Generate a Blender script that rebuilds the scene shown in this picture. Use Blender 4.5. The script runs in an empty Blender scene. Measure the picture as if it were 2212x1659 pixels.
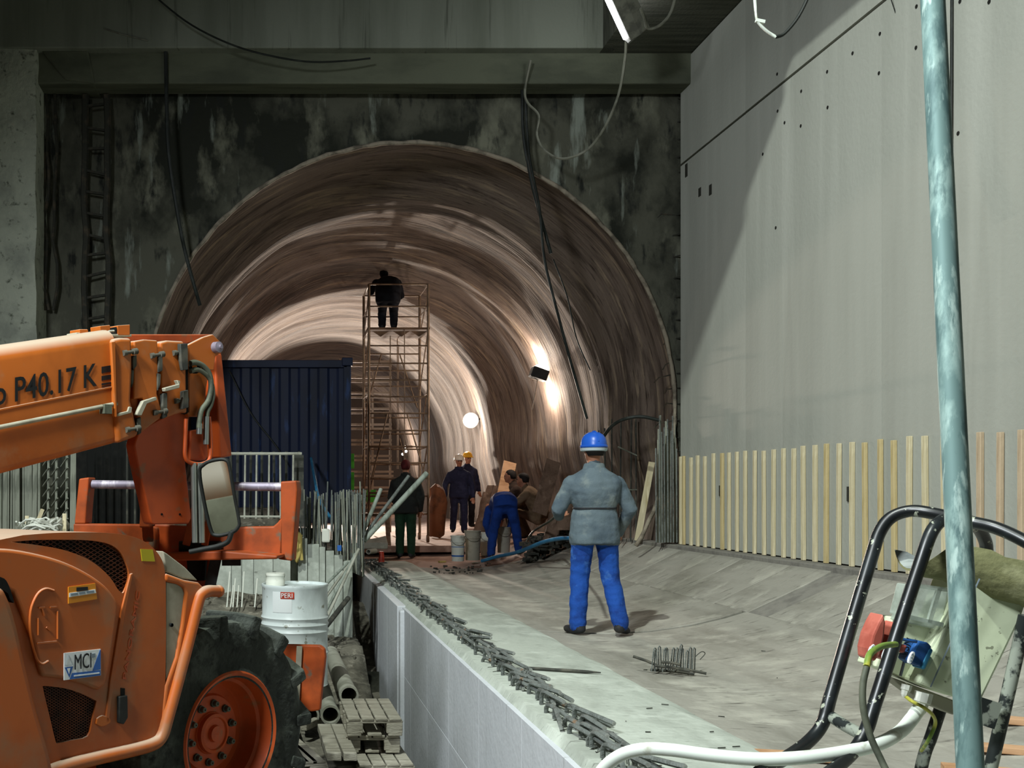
import bpy, bmesh, math, random
from math import sin, cos, pi, radians as R, atan2, sqrt
from mathutils import Vector, Matrix, Quaternion, noise
from mathutils.geometry import tessellate_polygon
random.seed(7)
S = bpy.context.scene
C = S.collection

# ---------------------------------------------------------------- camera
FPX, VX, VY = 2300.0, 600.0, 1062.0       # focal length and tunnel vanishing point in 2212x1659 pixels
cam_d = bpy.data.cameras.new('camera')
cam = bpy.data.objects.new('camera', cam_d); C.objects.link(cam)
cam.location = (0, 0, 0); cam.rotation_euler = (R(90), 0, 0)
cam_d.sensor_fit = 'HORIZONTAL'; cam_d.sensor_width = 36
cam_d.lens = FPX / 2212 * 36
cam_d.shift_x = (1106 - VX) / 2212
cam_d.shift_y = (VY - 829.5) / 2212
cam_d.clip_start = 0.05; cam_d.clip_end = 200
S.camera = cam

# ---------------------------------------------------------------- world, big lights, exposure
w = bpy.data.worlds.new('world'); S.world = w; w.use_nodes = True
w.node_tree.nodes['Background'].inputs[0].default_value = (0.66, 0.74, 0.64, 1)
w.node_tree.nodes['Background'].inputs[1].default_value = 0.035
S.view_settings.view_transform = 'Standard'; S.view_settings.look = 'None'
S.view_settings.gamma = 1; S.view_settings.use_curve_mapping = False
S.view_settings.exposure = 0.0

def light(name, kind, loc, power, col, radius=0.1, target=None, cone=None, blend=0.3):
    l = bpy.data.lights.new(name, kind); l.energy = power; l.color = col
    l.shadow_soft_size = radius
    o = bpy.data.objects.new(name, l); C.objects.link(o); o.location = loc
    if target is not None:
        o.rotation_euler = (Vector(target) - Vector(loc)).to_track_quat('-Z', 'Y').to_euler()
    if cone: l.spot_size = R(cone); l.spot_blend = blend
    return o
# floodlight high up at the rim of the shaft behind the camera
light('shaft_floodlight', 'SPOT', (-3.4, 1.0, 12.6), 8500, (0.92, 1.0, 0.93), 0.16, (2.6, 8.5, -0.8), 68, 1.0)
# second work light on the left behind the camera
light('left_floodlight', 'SPOT', (-3.6, 0.6, 4.6), 3000, (0.90, 0.97, 1.0), 0.7, (1.6, 8.0, -1.2), 95, 0.7)

# ---------------------------------------------------------------- helpers
def P(px, py, d):
    return Vector(((px - VX) / FPX * d, d, (VY - py) / FPX * d))
def PZ(px, py, z):                       # pixel on a horizontal plane
    d = z * FPX / (VY - py); return P(px, py, d)
def PX(px, py, x):                       # pixel on a plane X = const
    d = x * FPX / (px - VX); return P(px, py, d)
class Plane:                             # vertical plane through p0 with in-plane horizontal direction e
    def __init__(s, p0, e):
        s.p0 = Vector(p0); s.e = Vector((e[0], e[1], 0)).normalized()
        s.n = Vector((s.e.y, -s.e.x, 0))  # normal
    def off(s, v): return Plane(s.p0 + s.n * v, s.e)
    def at(s, px, py):
        r = Vector(((px - VX) / FPX, 1, (VY - py) / FPX))
        return r * (s.p0.dot(s.n) / r.dot(s.n))

WL = {}                                   # world location of every object made here
def prop(o, label=None, cat=None, group=None, kind=None):
    if label: o['label'] = label
    if cat: o['category'] = cat
    if group: o['group'] = group
    if kind: o['kind'] = kind
    return o
def empty(name, loc, label, cat, group=None):
    o = bpy.data.objects.new(name, None); C.objects.link(o)
    o.empty_display_size = 0.1
    o.location = loc; WL[o.name] = Vector(loc)
    return prop(o, label, cat, group)
def link_mesh(name, me, parent, loc):
    o = bpy.data.objects.new(name, me); C.objects.link(o)
    WL[o.name] = Vector(loc)
    if parent is not None:
        o.parent = parent; o.location = Vector(loc) - WL[parent.name]
    else: o.location = loc
    return o

class MB:
    """collects shapes in world coordinates and links them as one mesh object"""
    def __init__(s): s.bm = bmesh.new(); s.uv = None; s.mi = 0
    def _f(s, vs):
        try:
            f = s.bm.faces.new(vs); f.material_index = s.mi; return f
        except ValueError: return None
    def box(s, c, size, rot=None, taper=1.0):
        c = Vector(c); hx, hy, hz = size[0] / 2, size[1] / 2, size[2] / 2
        M = rot if rot is not None else Matrix.Identity(3)
        v = []
        for z in (-hz, hz):
            t = taper if z > 0 else 1
            for (x, y) in ((-hx, -hy), (hx, -hy), (hx, hy), (-hx, hy)):
                v.append(s.bm.verts.new(c + M @ Vector((x * t, y * t, z))))
        for q in ((3, 2, 1, 0), (4, 5, 6, 7), (0, 1, 5, 4), (1, 2, 6, 5), (2, 3, 7, 6), (3, 0, 4, 7)):
            s._f([v[i] for i in q])
        return s
    def beam(s, a, b, wd, th, up=(0, 0, 1)):
        a = Vector(a); b = Vector(b); z = (b - a).normalized(); up = Vector(up)
        if abs(z.dot(up)) > .99: up = Vector((1, 0, 0))
        x = up.cross(z).normalized(); y = z.cross(x)
        M = Matrix((x, y, z)).transposed()
        return s.box((a + b) / 2, (wd, th, (b - a).length), M)
    def tube(s, pts, r, n=8, caps=True):
        pts = [Vector(p) for p in pts]
        rs = r if isinstance(r, (list, tuple)) else [r] * len(pts)
        rings = []; prev = None
        for i, p in enumerate(pts):
            t = (pts[min(i + 1, len(pts) - 1)] - pts[max(i - 1, 0)])
            if t.length < 1e-9: t = Vector((0, 0, 1))
            t.normalize()
            if prev is None:
                a = Vector((0, 0, 1)) if abs(t.z) < .9 else Vector((1, 0, 0))
                x = a.cross(t).normalized()
            else:
                x = (prev - t * prev.dot(t))
                x = x.normalized() if x.length > 1e-6 else Vector((1, 0, 0))
            prev = x; y = t.cross(x)
            rings.append([s.bm.verts.new(p + (x * cos(2 * pi * k / n) + y * sin(2 * pi * k / n)) * rs[i]) for k in range(n)])
        s._skin(rings, caps); return s
    def _skin(s, rings, caps=True):
        n = len(rings[0])
        for a, b in zip(rings, rings[1:]):
            for k in range(n):
                s._f((a[k], a[(k + 1) % n], b[(k + 1) % n], b[k]))
        if caps:
            s._f(rings[0][::-1]); s._f(rings[-1])
    def loft(s, rings, caps=True):
        s._skin([[s.bm.verts.new(Vector(p)) for p in r] for r in rings], caps); return s
    def ring(s, c, ax, ay, n=16, sq=1.0):
        out = []
        for k in range(n):
            a = 2 * pi * k / n; x, y = cos(a), sin(a)
            x = math.copysign(abs(x) ** sq, x); y = math.copysign(abs(y) ** sq, y)
            out.append(Vector(c) + ax * x + ay * y)
        return out
    def lathe(s, c, axis, prof, n=32, caps=False):
        """prof: (along axis, radius)"""
        axis = Vector(axis).normalized(); a = Vector((0, 0, 1)) if abs(axis.z) < .9 else Vector((1, 0, 0))
        x = a.cross(axis).normalized(); y = axis.cross(x); c = Vector(c)
        s._skin([[s.bm.verts.new(c + axis * h + (x * cos(2 * pi * k / n) + y * sin(2 * pi * k / n)) * r) for k in range(n)] for h, r in prof], caps)
        return s
    def ball(s, c, r, n=10, m=7, sx=1, sy=1, sz=1):
        c = Vector(c); rings = []
        for i in range(m + 1):
            a = -pi / 2 + pi * i / m; rr = max(cos(a), 0.02)
            rings.append([s.bm.verts.new(c + Vector((rr * cos(2 * pi * k / n) * sx, rr * sin(2 * pi * k / n) * sy, sin(a) * sz)) * r) for k in range(n)])
        s._skin(rings); return s
    def prism(s, pts, ext, holes=()):
        """planar polygon (list of vectors) pushed along ext; holes are further loops"""
        loops = [[Vector(p) for p in pts]] + [[Vector(p) for p in h] for h in holes]
        tris = tessellate_polygon(loops); flat = [p for l in loops for p in l]; ext = Vector(ext)
        A = [s.bm.verts.new(p) for p in flat]; Bv = [s.bm.verts.new(p + ext) for p in flat]
        if not holes:
            s._f(A); s._f(Bv[::-1])
        else:
            for t in tris:
                s._f([A[i] for i in t]); s._f([Bv[i] for i in reversed(t)])
        k = 0
        for l in loops:
            m = len(l)
            for i in range(m):
                s._f((A[k + i], Bv[k + i], Bv[k + (i + 1) % m], A[k + (i + 1) % m]))
            k += m
        return s
    def mesh(s, me, M):
        off = len(s.bm.verts); vs = [s.bm.verts.new(M @ v.co) for v in me.vertices]
        for p in me.polygons: s._f([vs[i] for i in p.vertices])
        return s
    def obj(s, name, mat, parent=None, smooth=False, bevel=0, segs=2, base=True, fix=True, origin=None):
        bm = s.bm
        if fix: bmesh.ops.recalc_face_normals(bm, faces=bm.faces)
        lo = Vector((1e9,) * 3); hi = -lo
        for v in bm.verts:
            for i in range(3):
                lo[i] = min(lo[i], v.co[i]); hi[i] = max(hi[i], v.co[i])
        c = (lo + hi) / 2
        if parent is None and base: c.z = lo.z
        if origin is not None: c = Vector(origin)
        for v in bm.verts: v.co -= c
        me = bpy.data.meshes.new(name); bm.to_mesh(me); bm.free()
        mats = mat if isinstance(mat, (list, tuple)) else [mat]
        for m in mats: me.materials.append(m)
        if smooth:
            me.polygons.foreach_set('use_smooth', [True] * len(me.polygons))
            if smooth != 'all':
                me.set_sharp_from_angle(angle=R(smooth if smooth is not True and smooth > 1 else 38))
        o = link_mesh(name, me, parent, c)
        if bevel:
            b = o.modifiers.new('bevel', 'BEVEL'); b.width = bevel; b.segments = segs; b.limit_method = 'ANGLE'; b.angle_limit = R(35)
        return o

def copy_at(o, loc, rot=None, parent=None, scale=None):
    c = o.copy(); C.objects.link(c); WL[c.name] = Vector(loc)
    if parent is not None: c.parent = parent; c.location = Vector(loc) - WL[parent.name]
    else: c.location = loc
    if rot is not None: c.rotation_euler = rot
    if scale is not None: c.scale = scale
    return c
def catmull(pts, k=6):
    pts = [Vector(p) for p in pts]; out = []
    q = [pts[0] * 2 - pts[1]] + pts + [pts[-1] * 2 - pts[-2]]
    for i in range(1, len(q) - 2):
        for j in range(k):
            t = j / k; a, b, c, d = q[i - 1], q[i], q[i + 1], q[i + 2]
            out.append(0.5 * ((2 * b) + (c - a) * t + (2 * a - 5 * b + 4 * c - d) * t * t + (3 * b - a - 3 * c + d) * t ** 3))
    out.append(pts[-1]); return out
def text_mesh(body, size, extrude=0.0, bold=0.0):
    cu = bpy.data.curves.new('lettering', 'FONT'); cu.body = body; cu.size = size; cu.extrude = extrude; cu.offset = bold
    cu.resolution_u = 3
    o = bpy.data.objects.new('lettering', cu); C.objects.link(o)
    dg = bpy.context.evaluated_depsgraph_get()
    me = bpy.data.meshes.new_from_object(o.evaluated_get(dg))
    bpy.data.objects.remove(o); bpy.data.curves.remove(cu)
    return me
def basis(o, ex, ey):
    ex = Vector(ex); ey = Vector(ey); ez = ex.cross(ey).normalized() * ex.length
    M = Matrix((ex, ey, ez)).transposed().to_4x4(); M.translation = Vector(o); return M
def sm(a, b, x):
    t = min(max((x - a) / (b - a), 0), 1); return t * t * (3 - 2 * t)

# ---------------------------------------------------------------- materials
def lin(c):
    if isinstance(c, str):
        c = [int(c[i:i + 2], 16) / 255 for i in (0, 2, 4)]
    return tuple((x / 12.92 if x <= 0.04045 else ((x + 0.055) / 1.055) ** 2.4) for x in c) + (1,)
def material(name, layers, rough=0.8, metal=0.0, bump=0.0, bscale=30, bstretch=(1, 1, 1), spec=0.3, emit=None, estr=0, uv=False, dust=None, alpha=None, trans=0):
    """layers: first a hex colour, then (hex, scale, stretch xyz, lo, hi, detail): noise-driven overlays"""
    m = bpy.data.materials.new(name); m.use_nodes = True; nt = m.node_tree; N = nt.nodes; L = nt.links
    b = N['Principled BSDF']; b.inputs['Roughness'].default_value = rough; b.inputs['Metallic'].default_value = metal
    b.inputs['Specular IOR Level'].default_value = spec
    tc = N.new('ShaderNodeTexCoord'); co = tc.outputs['UV' if uv else 'Object']
    oi = N.new('ShaderNodeObjectInfo')
    rgb = N.new('ShaderNodeRGB'); rgb.outputs[0].default_value = lin(layers[0]); cur = rgb.outputs[0]
    for (h, sc, st, lo, hi, det) in layers[1:]:
        mp = N.new('ShaderNodeMapping'); mp.inputs['Scale'].default_value = st; L.new(co, mp.inputs['Vector'])
        mp.inputs['Location'].default_value = (len(N) * 1.7, len(N) * .9, len(N) * 2.3)
        nz = N.new('ShaderNodeTexNoise'); nz.inputs['Scale'].default_value = sc; nz.inputs['Detail'].default_value = det
        nz.inputs['Roughness'].default_value = .6
        L.new(mp.outputs[0], nz.inputs['Vector'])
        mr = N.new('ShaderNodeMapRange'); mr.inputs[1].default_value = .5 + (lo - .5) * .62; mr.inputs[2].default_value = .5 + (hi - .5) * .62
        L.new(nz.outputs['Fac'], mr.inputs[0])
        mx = N.new('ShaderNodeMix'); mx.data_type = 'RGBA'; L.new(mr.outputs[0], mx.inputs[0]); L.new(cur, mx.inputs[6])
        mx.inputs[7].default_value = lin(h); cur = mx.outputs[2]
    if dust:                                # settled dust on upward faces
        g = N.new('ShaderNodeNewGeometry'); sp = N.new('ShaderNodeSeparateXYZ'); L.new(g.outputs['Normal'], sp.inputs[0])
        mr = N.new('ShaderNodeMapRange'); mr.inputs[1].default_value = dust[1]; mr.inputs[2].default_value = dust[2]; mr.inputs[4].default_value = dust[3]
        L.new(sp.outputs[2], mr.inputs[0])
        mx = N.new('ShaderNodeMix'); mx.data_type = 'RGBA'; L.new(mr.outputs[0], mx.inputs[0]); L.new(cur, mx.inputs[6])
        mx.inputs[7].default_value = lin(dust[0]); cur = mx.outputs[2]
    L.new(cur, b.inputs['Base Color'])
    if bump:
        mp = N.new('ShaderNodeMapping'); mp.inputs['Scale'].default_value = bstretch; L.new(co, mp.inputs['Vector'])
        nz = N.new('ShaderNodeTexNoise'); nz.inputs['Scale'].default_value = bscale; nz.inputs['Detail'].default_value = 6
        L.new(mp.outputs[0], nz.inputs['Vector'])
        bp = N.new('ShaderNodeBump'); bp.inputs['Strength'].default_value = bump; bp.inputs['Distance'].default_value = 0.03
        L.new(nz.outputs['Fac'], bp.inputs['Height']); L.new(bp.outputs[0], b.inputs['Normal'])
    if emit:
        b.inputs['Emission Color'].default_value = lin(emit); b.inputs['Emission Strength'].default_value = estr
    if alpha is not None: b.inputs['Alpha'].default_value = alpha
    if trans: b.inputs['Transmission Weight'].default_value = trans
    return m
I3 = (1, 1, 1)
M = {}
M['wall'] = material('formed_concrete', ['a8a9a0', ('999a91', .7, (1, 1.6, .16), .40, .80, 4), ('b2b3aa', .9, (1, 2, .14), .50, .85, 4)], .85, bump=.12, bscale=26)
M['joint'] = material('dark_joint_concrete', ['5f6056', ('4c4d45', 6, I3, .45, .7, 4)], .95)  # darker concrete for floor joint and core behind the wall panels
M['floor'] = material('floor_concrete', ['98958b', ('827f75', 1.3, (2.2, .5, 1), .42, .7, 6), ('b0ada1', 2.5, (1, 1, 1), .55, .8, 6), ('6f6c64', 9, (.6, 2.5, 1), .66, .8, 5)], .82, bump=.25, bscale=20)
M['floor_band'] = material('joint_band', ['85827a', ('716e68', 6, I3, .4, .7, 5)], .85, bump=.2)
M['ledge'] = material('ledge_concrete', ['b3b9ae', ('989d93', 1.4, (2, .7, 1), .45, .75, 6), ('c4cabf', 3, I3, .55, .8, 5), ('7d8078', 16, (.5, 2.6, 1), .68, .82, 4)], .85, bump=.25, bscale=18)
M['ledge_side'] = material('ledge_side_concrete', ['cacdd1', ('b6babe', 1.0, (1, .8, .3), .42, .8, 4), ('c9cdd2', 1.5, (1, 1, .5), .52, .85, 4), ('8f928f', 3, (1, 3, .12), .70, .86, 5)], .8, bump=.15, bscale=20)
M['rough'] = material('sprayed_concrete_wall', ['515146', ('22241d', .5, (1, 1, .8), .42, .56, 8), ('6f6f60', 1.7, (1, 1, .5), .6, .8, 6), ('222420', 5, (1, 1, .35), .58, .75, 6), ('80867c', 1.5, (2.4, 1, .42), .68, .82, 7)], .95, bump=.9, bscale=7)
M['pier'] = material('old_concrete_pier', ['adb1a1', ('8e9286', 2, I3, .4, .7, 8), ('565a4e', 9, I3, .62, .8, 5)], .95, bump=.8, bscale=12)
M['beam'] = material('beam_concrete', ['7e8276', ('6b6f63', 1.2, (2, 1, .2), .42, .8, 5), ('595c52', 5, (3, 1, .12), .66, .85, 4)], .9, bump=.15)
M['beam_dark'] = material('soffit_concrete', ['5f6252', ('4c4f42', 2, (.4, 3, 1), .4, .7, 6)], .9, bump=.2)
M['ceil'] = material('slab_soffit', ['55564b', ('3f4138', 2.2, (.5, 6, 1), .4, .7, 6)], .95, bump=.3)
M['tunnel'] = material('smoothed_shotcrete', ['75665b', ('4c4038', 3.2, (1.4, 3.2, 1), .48, .7, 9), ('95836f', 4.2, (1.8, 5, 1), .56, .76, 8), ('3a2e28', 6, (2.2, 7, 1), .62, .8, 8), ('3d2f28', 30, (2, 5, 1), .7, .8, 4)], .9, bump=.5, bscale=9, bstretch=(1.6, 6, 1), uv=True)
M['lip'] = material('portal_lip', ['8d8373', ('5d564b', 5, I3, .45, .7, 6)], .9, bump=.6, bscale=14)
M['tfloor'] = material('tunnel_floor', ['9f8070', ('7d6152', 1.2, I3, .45, .7, 6), ('b99c8a', 3, I3, .55, .8, 5)], .8, bump=.3, bscale=10)
M['dirt'] = material('site_dirt', ['6f6b5f', ('4b483f', 3, I3, .45, .65, 8), ('8e897b', 8, I3, .58, .75, 6)], .95, bump=1.0, bscale=12)
M['batten'] = material('pale_batten', ['c9bd9c', ('b5a57c', 4, (3, 3, .3), .5, .75, 5), ('dfd3b2', 8, (4, 4, .3), .55, .8, 3)], .8, bump=.1)
M['batten2'] = material('yellow_batten', ['c2b083', ('a48f5c', 4, (3, 3, .3), .5, .75, 5)], .8, bump=.1)
M['batten3'] = material('reddish_batten', ['bca78c', ('9c866c', 4, (3, 3, .3), .5, .75, 5)], .8, bump=.1)
M['orange'] = material('orange_paint', ['b45e1c', ('a05216', 2.2, I3, .4, .75, 6), ('a26c46', 4, I3, .58, .85, 7)], .5, spec=.35, dust=('b9ac98', .35, .85, .85))
M['orange_h'] = material('dusty_hood_orange', ['b25a20', ('9f4d19', 2.2, I3, .4, .75, 6), ('986644', 3, I3, .5, .78, 7)], .5, spec=.35, dust=('b0a08c', .45, .95, .8))
M['orange_d'] = material('deep_orange_red', ['b34a18', ('963c12', 3, I3, .45, .75, 6), ('8c5a3c', 9, I3, .66, .8, 6)], .5, spec=.4, dust=('c08a70', .6, 1, .6))  # redder orange for neck, head plates, axle and chassis
M['orange_w'] = material('worn_orange_steel', ['a4481a', ('823a16', 3, I3, .45, .7, 7), ('6d5a48', 6, I3, .64, .76, 7)], .6, spec=.3)
M['rim'] = material('rim_orange', ['bc5020', ('a04418', 4, I3, .45, .7, 6), ('93603c', 7, I3, .62, .8, 6)], .55, spec=.35)
M['greypanel'] = material('grey_dusty_panel', ['a39f8c', ('8d8876', 5, I3, .4, .7, 5)], .7)
M['black'] = material('black_rubber', ['1c1e1c', ('2c2e2b', 9, I3, .5, .75, 5)], .6)
M['dark'] = material('dark_void', ['0d0e0c', ('1b1a16', 6, I3, .5, .75, 5)], .9)
M['tyre'] = material('dusty_tyre', ['2e322d', ('4a4f48', 5, I3, .5, .72, 7), ('1d201d', 14, I3, .55, .75, 5)], .85, bump=.5, bscale=30, dust=('5f645b', .4, 1, .6))
M['mesh'] = material('grille_mesh', ['5e2f16', ('3a2012', 9, I3, .4, .7, 5)], .7)
M['steel'] = material('chrome_rod', ['a9aea8', ('8a8f8a', 6, (1, 1, .3), .45, .7, 4)], .3, .8)
M['steel_p'] = material('worn_purple_grey_tube', ['8a8290', ('b8b0b8', 8, (3, 1, 1), .5, .75, 6), ('5a5660', 6, I3, .6, .8, 5)], .5, .3)
M['hose'] = material('hydraulic_hose', ['5d6152', ('43473c', 12, I3, .45, .7, 5)], .6)
M['galv'] = material('galvanised_tube', ['718c89', ('98b2ac', 7, (2, 2, .8), .46, .66, 8), ('56706f', 9, (2.5, 2.5, .6), .52, .70, 7), ('aec5be', 14, (3, 3, .5), .60, .74, 6)], .6, .15)
M['galv2'] = material('grey_site_tube', ['949c92', ('747c72', 6, (2, 2, .6), .46, .7, 6)], .7, .1)
M['rebar'] = material('rebar_steel', ['737874', ('545753', 9, I3, .45, .7, 6), ('866c54', 6, I3, .66, .78, 6)], .7, .25, bump=.4, bscale=80)
M['rebar_pale'] = material('pale_dusty_bar', ['8f9284', ('74776b', 8, (1, 1, .4), .45, .7, 5)], .85)
M['rebar_dark'] = material('dark_rebar', ['3a3b36', ('58564c', 8, I3, .5, .75, 5)], .85)
M['cut_end'] = material('cut_bar_end', ['a3a69f', ('7d7f78', 20, I3, .5, .7, 4)], .6)
M['wire'] = material('tie_wire', ['34362f'], .7)
M['cable_b'] = material('black_cable', ['1b1f1c', ('2c302c', 8, I3, .5, .8, 3)], .6)
M['cable_w'] = material('pale_cable', ['77776a', ('5f5f54', 8, I3, .5, .7, 3)], .6)
M['conduit'] = material('white_conduit', ['dfe6dc', ('b7b9a8', 9, I3, .62, .76, 6)], .5)
M['blue_hose'] = material('blue_hose', ['2a6f9a', ('3c86ac', 6, I3, .5, .7, 4)], .5)
M['container'] = material('navy_container', ['0a1836', ('07122a', 1.5, (1, 1, .4), .45, .7, 6), ('1c3560', 4, (2, 2, .4), .64, .8, 5)], .55)
M['drum'] = material('white_drum', ['d3dcdb', ('b9c2c0', 3, (1, 1, .5), .5, .75, 6), ('8b8d80', 9, I3, .7, .78, 6)], .35, spec=.5)
M['red'] = material('red_plastic', ['b8432f', ('9a3626', 6, I3, .5, .7, 4)], .5)
M['wood'] = material('weathered_wood', ['a49f90', ('7f7a6c', 5, (.6, 4, 4), .45, .7, 6), ('c0bbad', 4, I3, .58, .8, 5)], .9, bump=.4, bscale=20, bstretch=(1, 5, 5))
M['wood_n'] = material('new_timber', ['c4b083', ('a8925f', 5, (4, .7, 4), .45, .7, 6)], .85)
M['ply'] = material('plywood', ['c39a76', ('a57c58', 3, (1, 1, 4), .45, .7, 6)], .8)
M['pipe'] = material('grey_pipe', ['a9a99c', ('87877a', 4, I3, .45, .7, 7)], .8, bump=.2)
M['white_p'] = material('white_plastic', ['d6d8cc', ('a9aa9c', 5, I3, .58, .76, 6)], .55)
M['grey_p'] = material('mortar_grey_plastic', ['9a9688', ('7d796c', 4, I3, .45, .7, 7)], .8)
M['scaf'] = material('scaffold_tube', ['8e7862', ('6a5646', 6, (1, 1, .6), .45, .7, 5)], .6, .3)
M['scaf_w'] = material('pale_form_bar', ['a8998a', ('85786a', 6, I3, .5, .75, 5)], .7)
M['plank'] = material('scaffold_plank', ['7a5e48', ('55402f', 5, (.5, 4, 4), .45, .7, 5)], .85)
M['green'] = material('bright_green_panel', ['4fb83c', ('3f9a30', 5, I3, .5, .7, 4)], .6)
M['cream'] = material('cream_box', ['cfd8b8', ('b9c2a4', 4, I3, .5, .78, 5), ('8b9078', 40, I3, .72, .78, 3)], .45)
M['clear'] = material('scratched_clear_plastic', ['b9c4b8', ('9aa598', 12, I3, .5, .7, 6)], .3, spec=.5, alpha=.55)
M['tubeblack'] = material('black_painted_tube', ['16191a', ('23282a', 8, I3, .5, .75, 4), ('a5aa98', 26, I3, .69, .72, 5)], .35, spec=.5)
M['tubeworn'] = material('paint_worn_tube', ['262b2a', ('8e9488', 16, I3, .5, .6, 7)], .5)
M['roofhalf'] = material('mossy_half_pipe', ['6f6f4c', ('4a4c30', 4, (1, 1, 3), .45, .7, 7), ('8a8a68', 6, I3, .6, .8, 5)], .85, bump=.3)
M['roofin'] = material('half_pipe_inside', ['a2a8a4', ('7d8480', 7, (.3, 4, 4), .45, .7, 5)], .7)
M['sockred'] = material('socket_red', ['bf6c5c', ('a85648', 8, I3, .5, .7, 4)], .45)
M['sockblue'] = material('socket_blue', ['2c5fa0', ('234c84', 8, I3, .5, .7, 4)], .45)
M['yellowg'] = material('earth_wire', ['a8a640', ('6f8a3a', 6, I3, .5, .6, 3)], .5)
M['yellow'] = material('yellow_cloth', ['b8a660', ('9c8a4c', 6, I3, .5, .7, 4)], .8)
M['decal_w'] = material('sticker_white', ['dfe4e4'], .4)
M['decal_b'] = material('sticker_blue', ['2f62ac'], .4)
M['decal_o'] = material('sticker_orange', ['d88a20'], .4)
M['decal_y'] = material('sticker_yellow', ['b8a820'], .5)
M['ink'] = material('black_ink', ['15181a'], .5)
M['ink_g'] = material('grey_ink', ['7d8a94'], .5)
M['mirror'] = material('mirror_glass', ['9aa09a'], .04, 1.0)
M['tarp'] = material('rust_tarp', ['6e4228', ('4d2f1e', 4, I3, .45, .7, 6)], .85)
M['sheet'] = material('wrapped_sheet', ['7d6656', ('5b483b', 3, I3, .45, .7, 7), ('9a8270', 5, I3, .6, .8, 6)], .85, bump=.5)
M['lampglass'] = material('lamp_glass', ['ffffff'], .3, emit='fff0e0', estr=40)
M['lampglass2'] = material('small_lamp_glass', ['ffffff'], .3, emit='fff6e6', estr=9)
M['tubelight'] = material('fluorescent_tube', ['ffffff'], .3, emit='f4f4ff', estr=12)
M['lampbody'] = material('lamp_housing', ['7d7d72', ('62625a', 6, I3, .5, .7, 4)], .6)
M['truss'] = material('rusty_profile', ['30302a', ('4d4438', 5, I3, .5, .72, 6)], .9)
# people
M['skin'] = material('skin', ['a9745a', ('8e5e48', 9, I3, .5, .7, 4)], .6)
M['jacket'] = material('grey_blue_jacket', ['5e6b72', ('4c5963', 4, I3, .42, .7, 6), ('757f80', 6, I3, .58, .8, 6)], .9, bump=.6, bscale=9)
M['blue'] = material('blue_trousers', ['1b4a9c', ('12357a', 5, (1, 1, 1.5), .42, .7, 5), ('3a66ac', 7, I3, .62, .8, 5)], .9, bump=.6, bscale=9)
M['boot'] = material('dark_boots', ['25262a', ('3a3833', 8, I3, .5, .7, 5)], .7)
M['helmet_b'] = material('blue_helmet', ['1f56b8'], .35, spec=.5)
M['helmet_w'] = material('white_helmet', ['dcd2c4'], .4)
M['helmet_y'] = material('yellow_helmet', ['d8a020'], .4)
M['maroon'] = material('maroon_cap', ['5a1818', ('451212', 8, I3, .5, .7, 4)], .8)
M['darkjac'] = material('charcoal_jacket', ['1f211f', ('2c2f2b', 5, I3, .45, .7, 5)], .9, bump=.5, bscale=9)
M['darkgreen'] = material('dark_green_trousers', ['16301f', ('1f3c28', 5, I3, .45, .7, 5)], .9, bump=.5, bscale=9)
M['navy'] = material('navy_workwear', ['1d2038', ('2b2e48', 5, I3, .45, .7, 5)], .9, bump=.5, bscale=9)
M['overall'] = material('blue_overall', ['173a86', ('102c68', 4, I3, .45, .7, 5)], .9, bump=.5, bscale=9)
M['khaki'] = material('khaki_jacket', ['6b5844', ('54432f', 5, I3, .45, .7, 5)], .9, bump=.5, bscale=9)
M['brownj'] = material('dark_brown_clothes', ['2a1d16', ('3a291f', 5, I3, .45, .7, 5)], .9)
M['blackc'] = material('black_clothes', ['111218', ('1c1e26', 5, I3, .45, .7, 5)], .9)
M['hair'] = material('dark_hair', ['17120f'], .8)
M['band'] = material('pale_band', ['a8b4b8'], .7)
# ================================================================ STRUCTURE
XW = 5.05                                  # inner face of the right concrete wall
DP = 13.5                                  # depth of the portal face
TC = Vector((1.673, 0, 1.068)); TR = 3.35  # tunnel axis and radius

# ---- curved invert floor: cast panels with recessed joints
PROF = [(2.28, -1.235), (2.6, -1.255), (2.95, -1.262), (3.3, -1.24), (3.65, -1.19), (3.95, -1.12), (4.15, -1.06)]
SIDE = [(4.15, -1.06), (4.4, -.945), (4.65, -.825), (4.9, -.70)]
def fz(x):
    pr = PROF + SIDE[1:] + [(5.1, -.66)]
    if x <= pr[0][0]: return pr[0][1]
    for (a, za), (b, zb) in zip(pr, pr[1:]):
        if x <= b: return za + (zb - za) * (x - a) / (b - a)
    return -.66
floor = empty('floor', (3.5, 9, -1.3), 'curved trough-shaped concrete invert floor', 'floor'); floor['kind'] = 'structure'
def slab(prof, y0, y1, th, mat, name, g=0.006, dz=0):
    b = MB(); ys = [y0 + g, y1 - g]
    rows = []
    for y in ys:
        rows.append([Vector((x + (g if i == 0 else -g if i == len(prof) - 1 else 0), y, z + dz)) for i, (x, z) in enumerate(prof)] +
                    [Vector((x, y, z - th)) for x, z in reversed(prof)])
    b.loft(rows)
    return b.obj(name, mat, floor, smooth=40, bevel=.006, segs=1)
cuts = [1.5, 4.2, 6.7, 9.42, 12.2, 15.0, 17.4]
for a, b_ in zip(cuts, cuts[1:]):
    slab(PROF, a + (.07 if a == 9.42 else 0), b_, .12, M['floor'], 'floor_panel')
slab(PROF, 9.42, 9.49, .12, M['joint'], 'joint_strip', dz=-.012)
sc = [1.5, 3.0, 4.3, 5.4, 6.4, 7.3, 8.2, 9.05, 9.40, 10.15, 11.2, 11.9, 12.9, 14.2, 15.4, 16.6]
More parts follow.
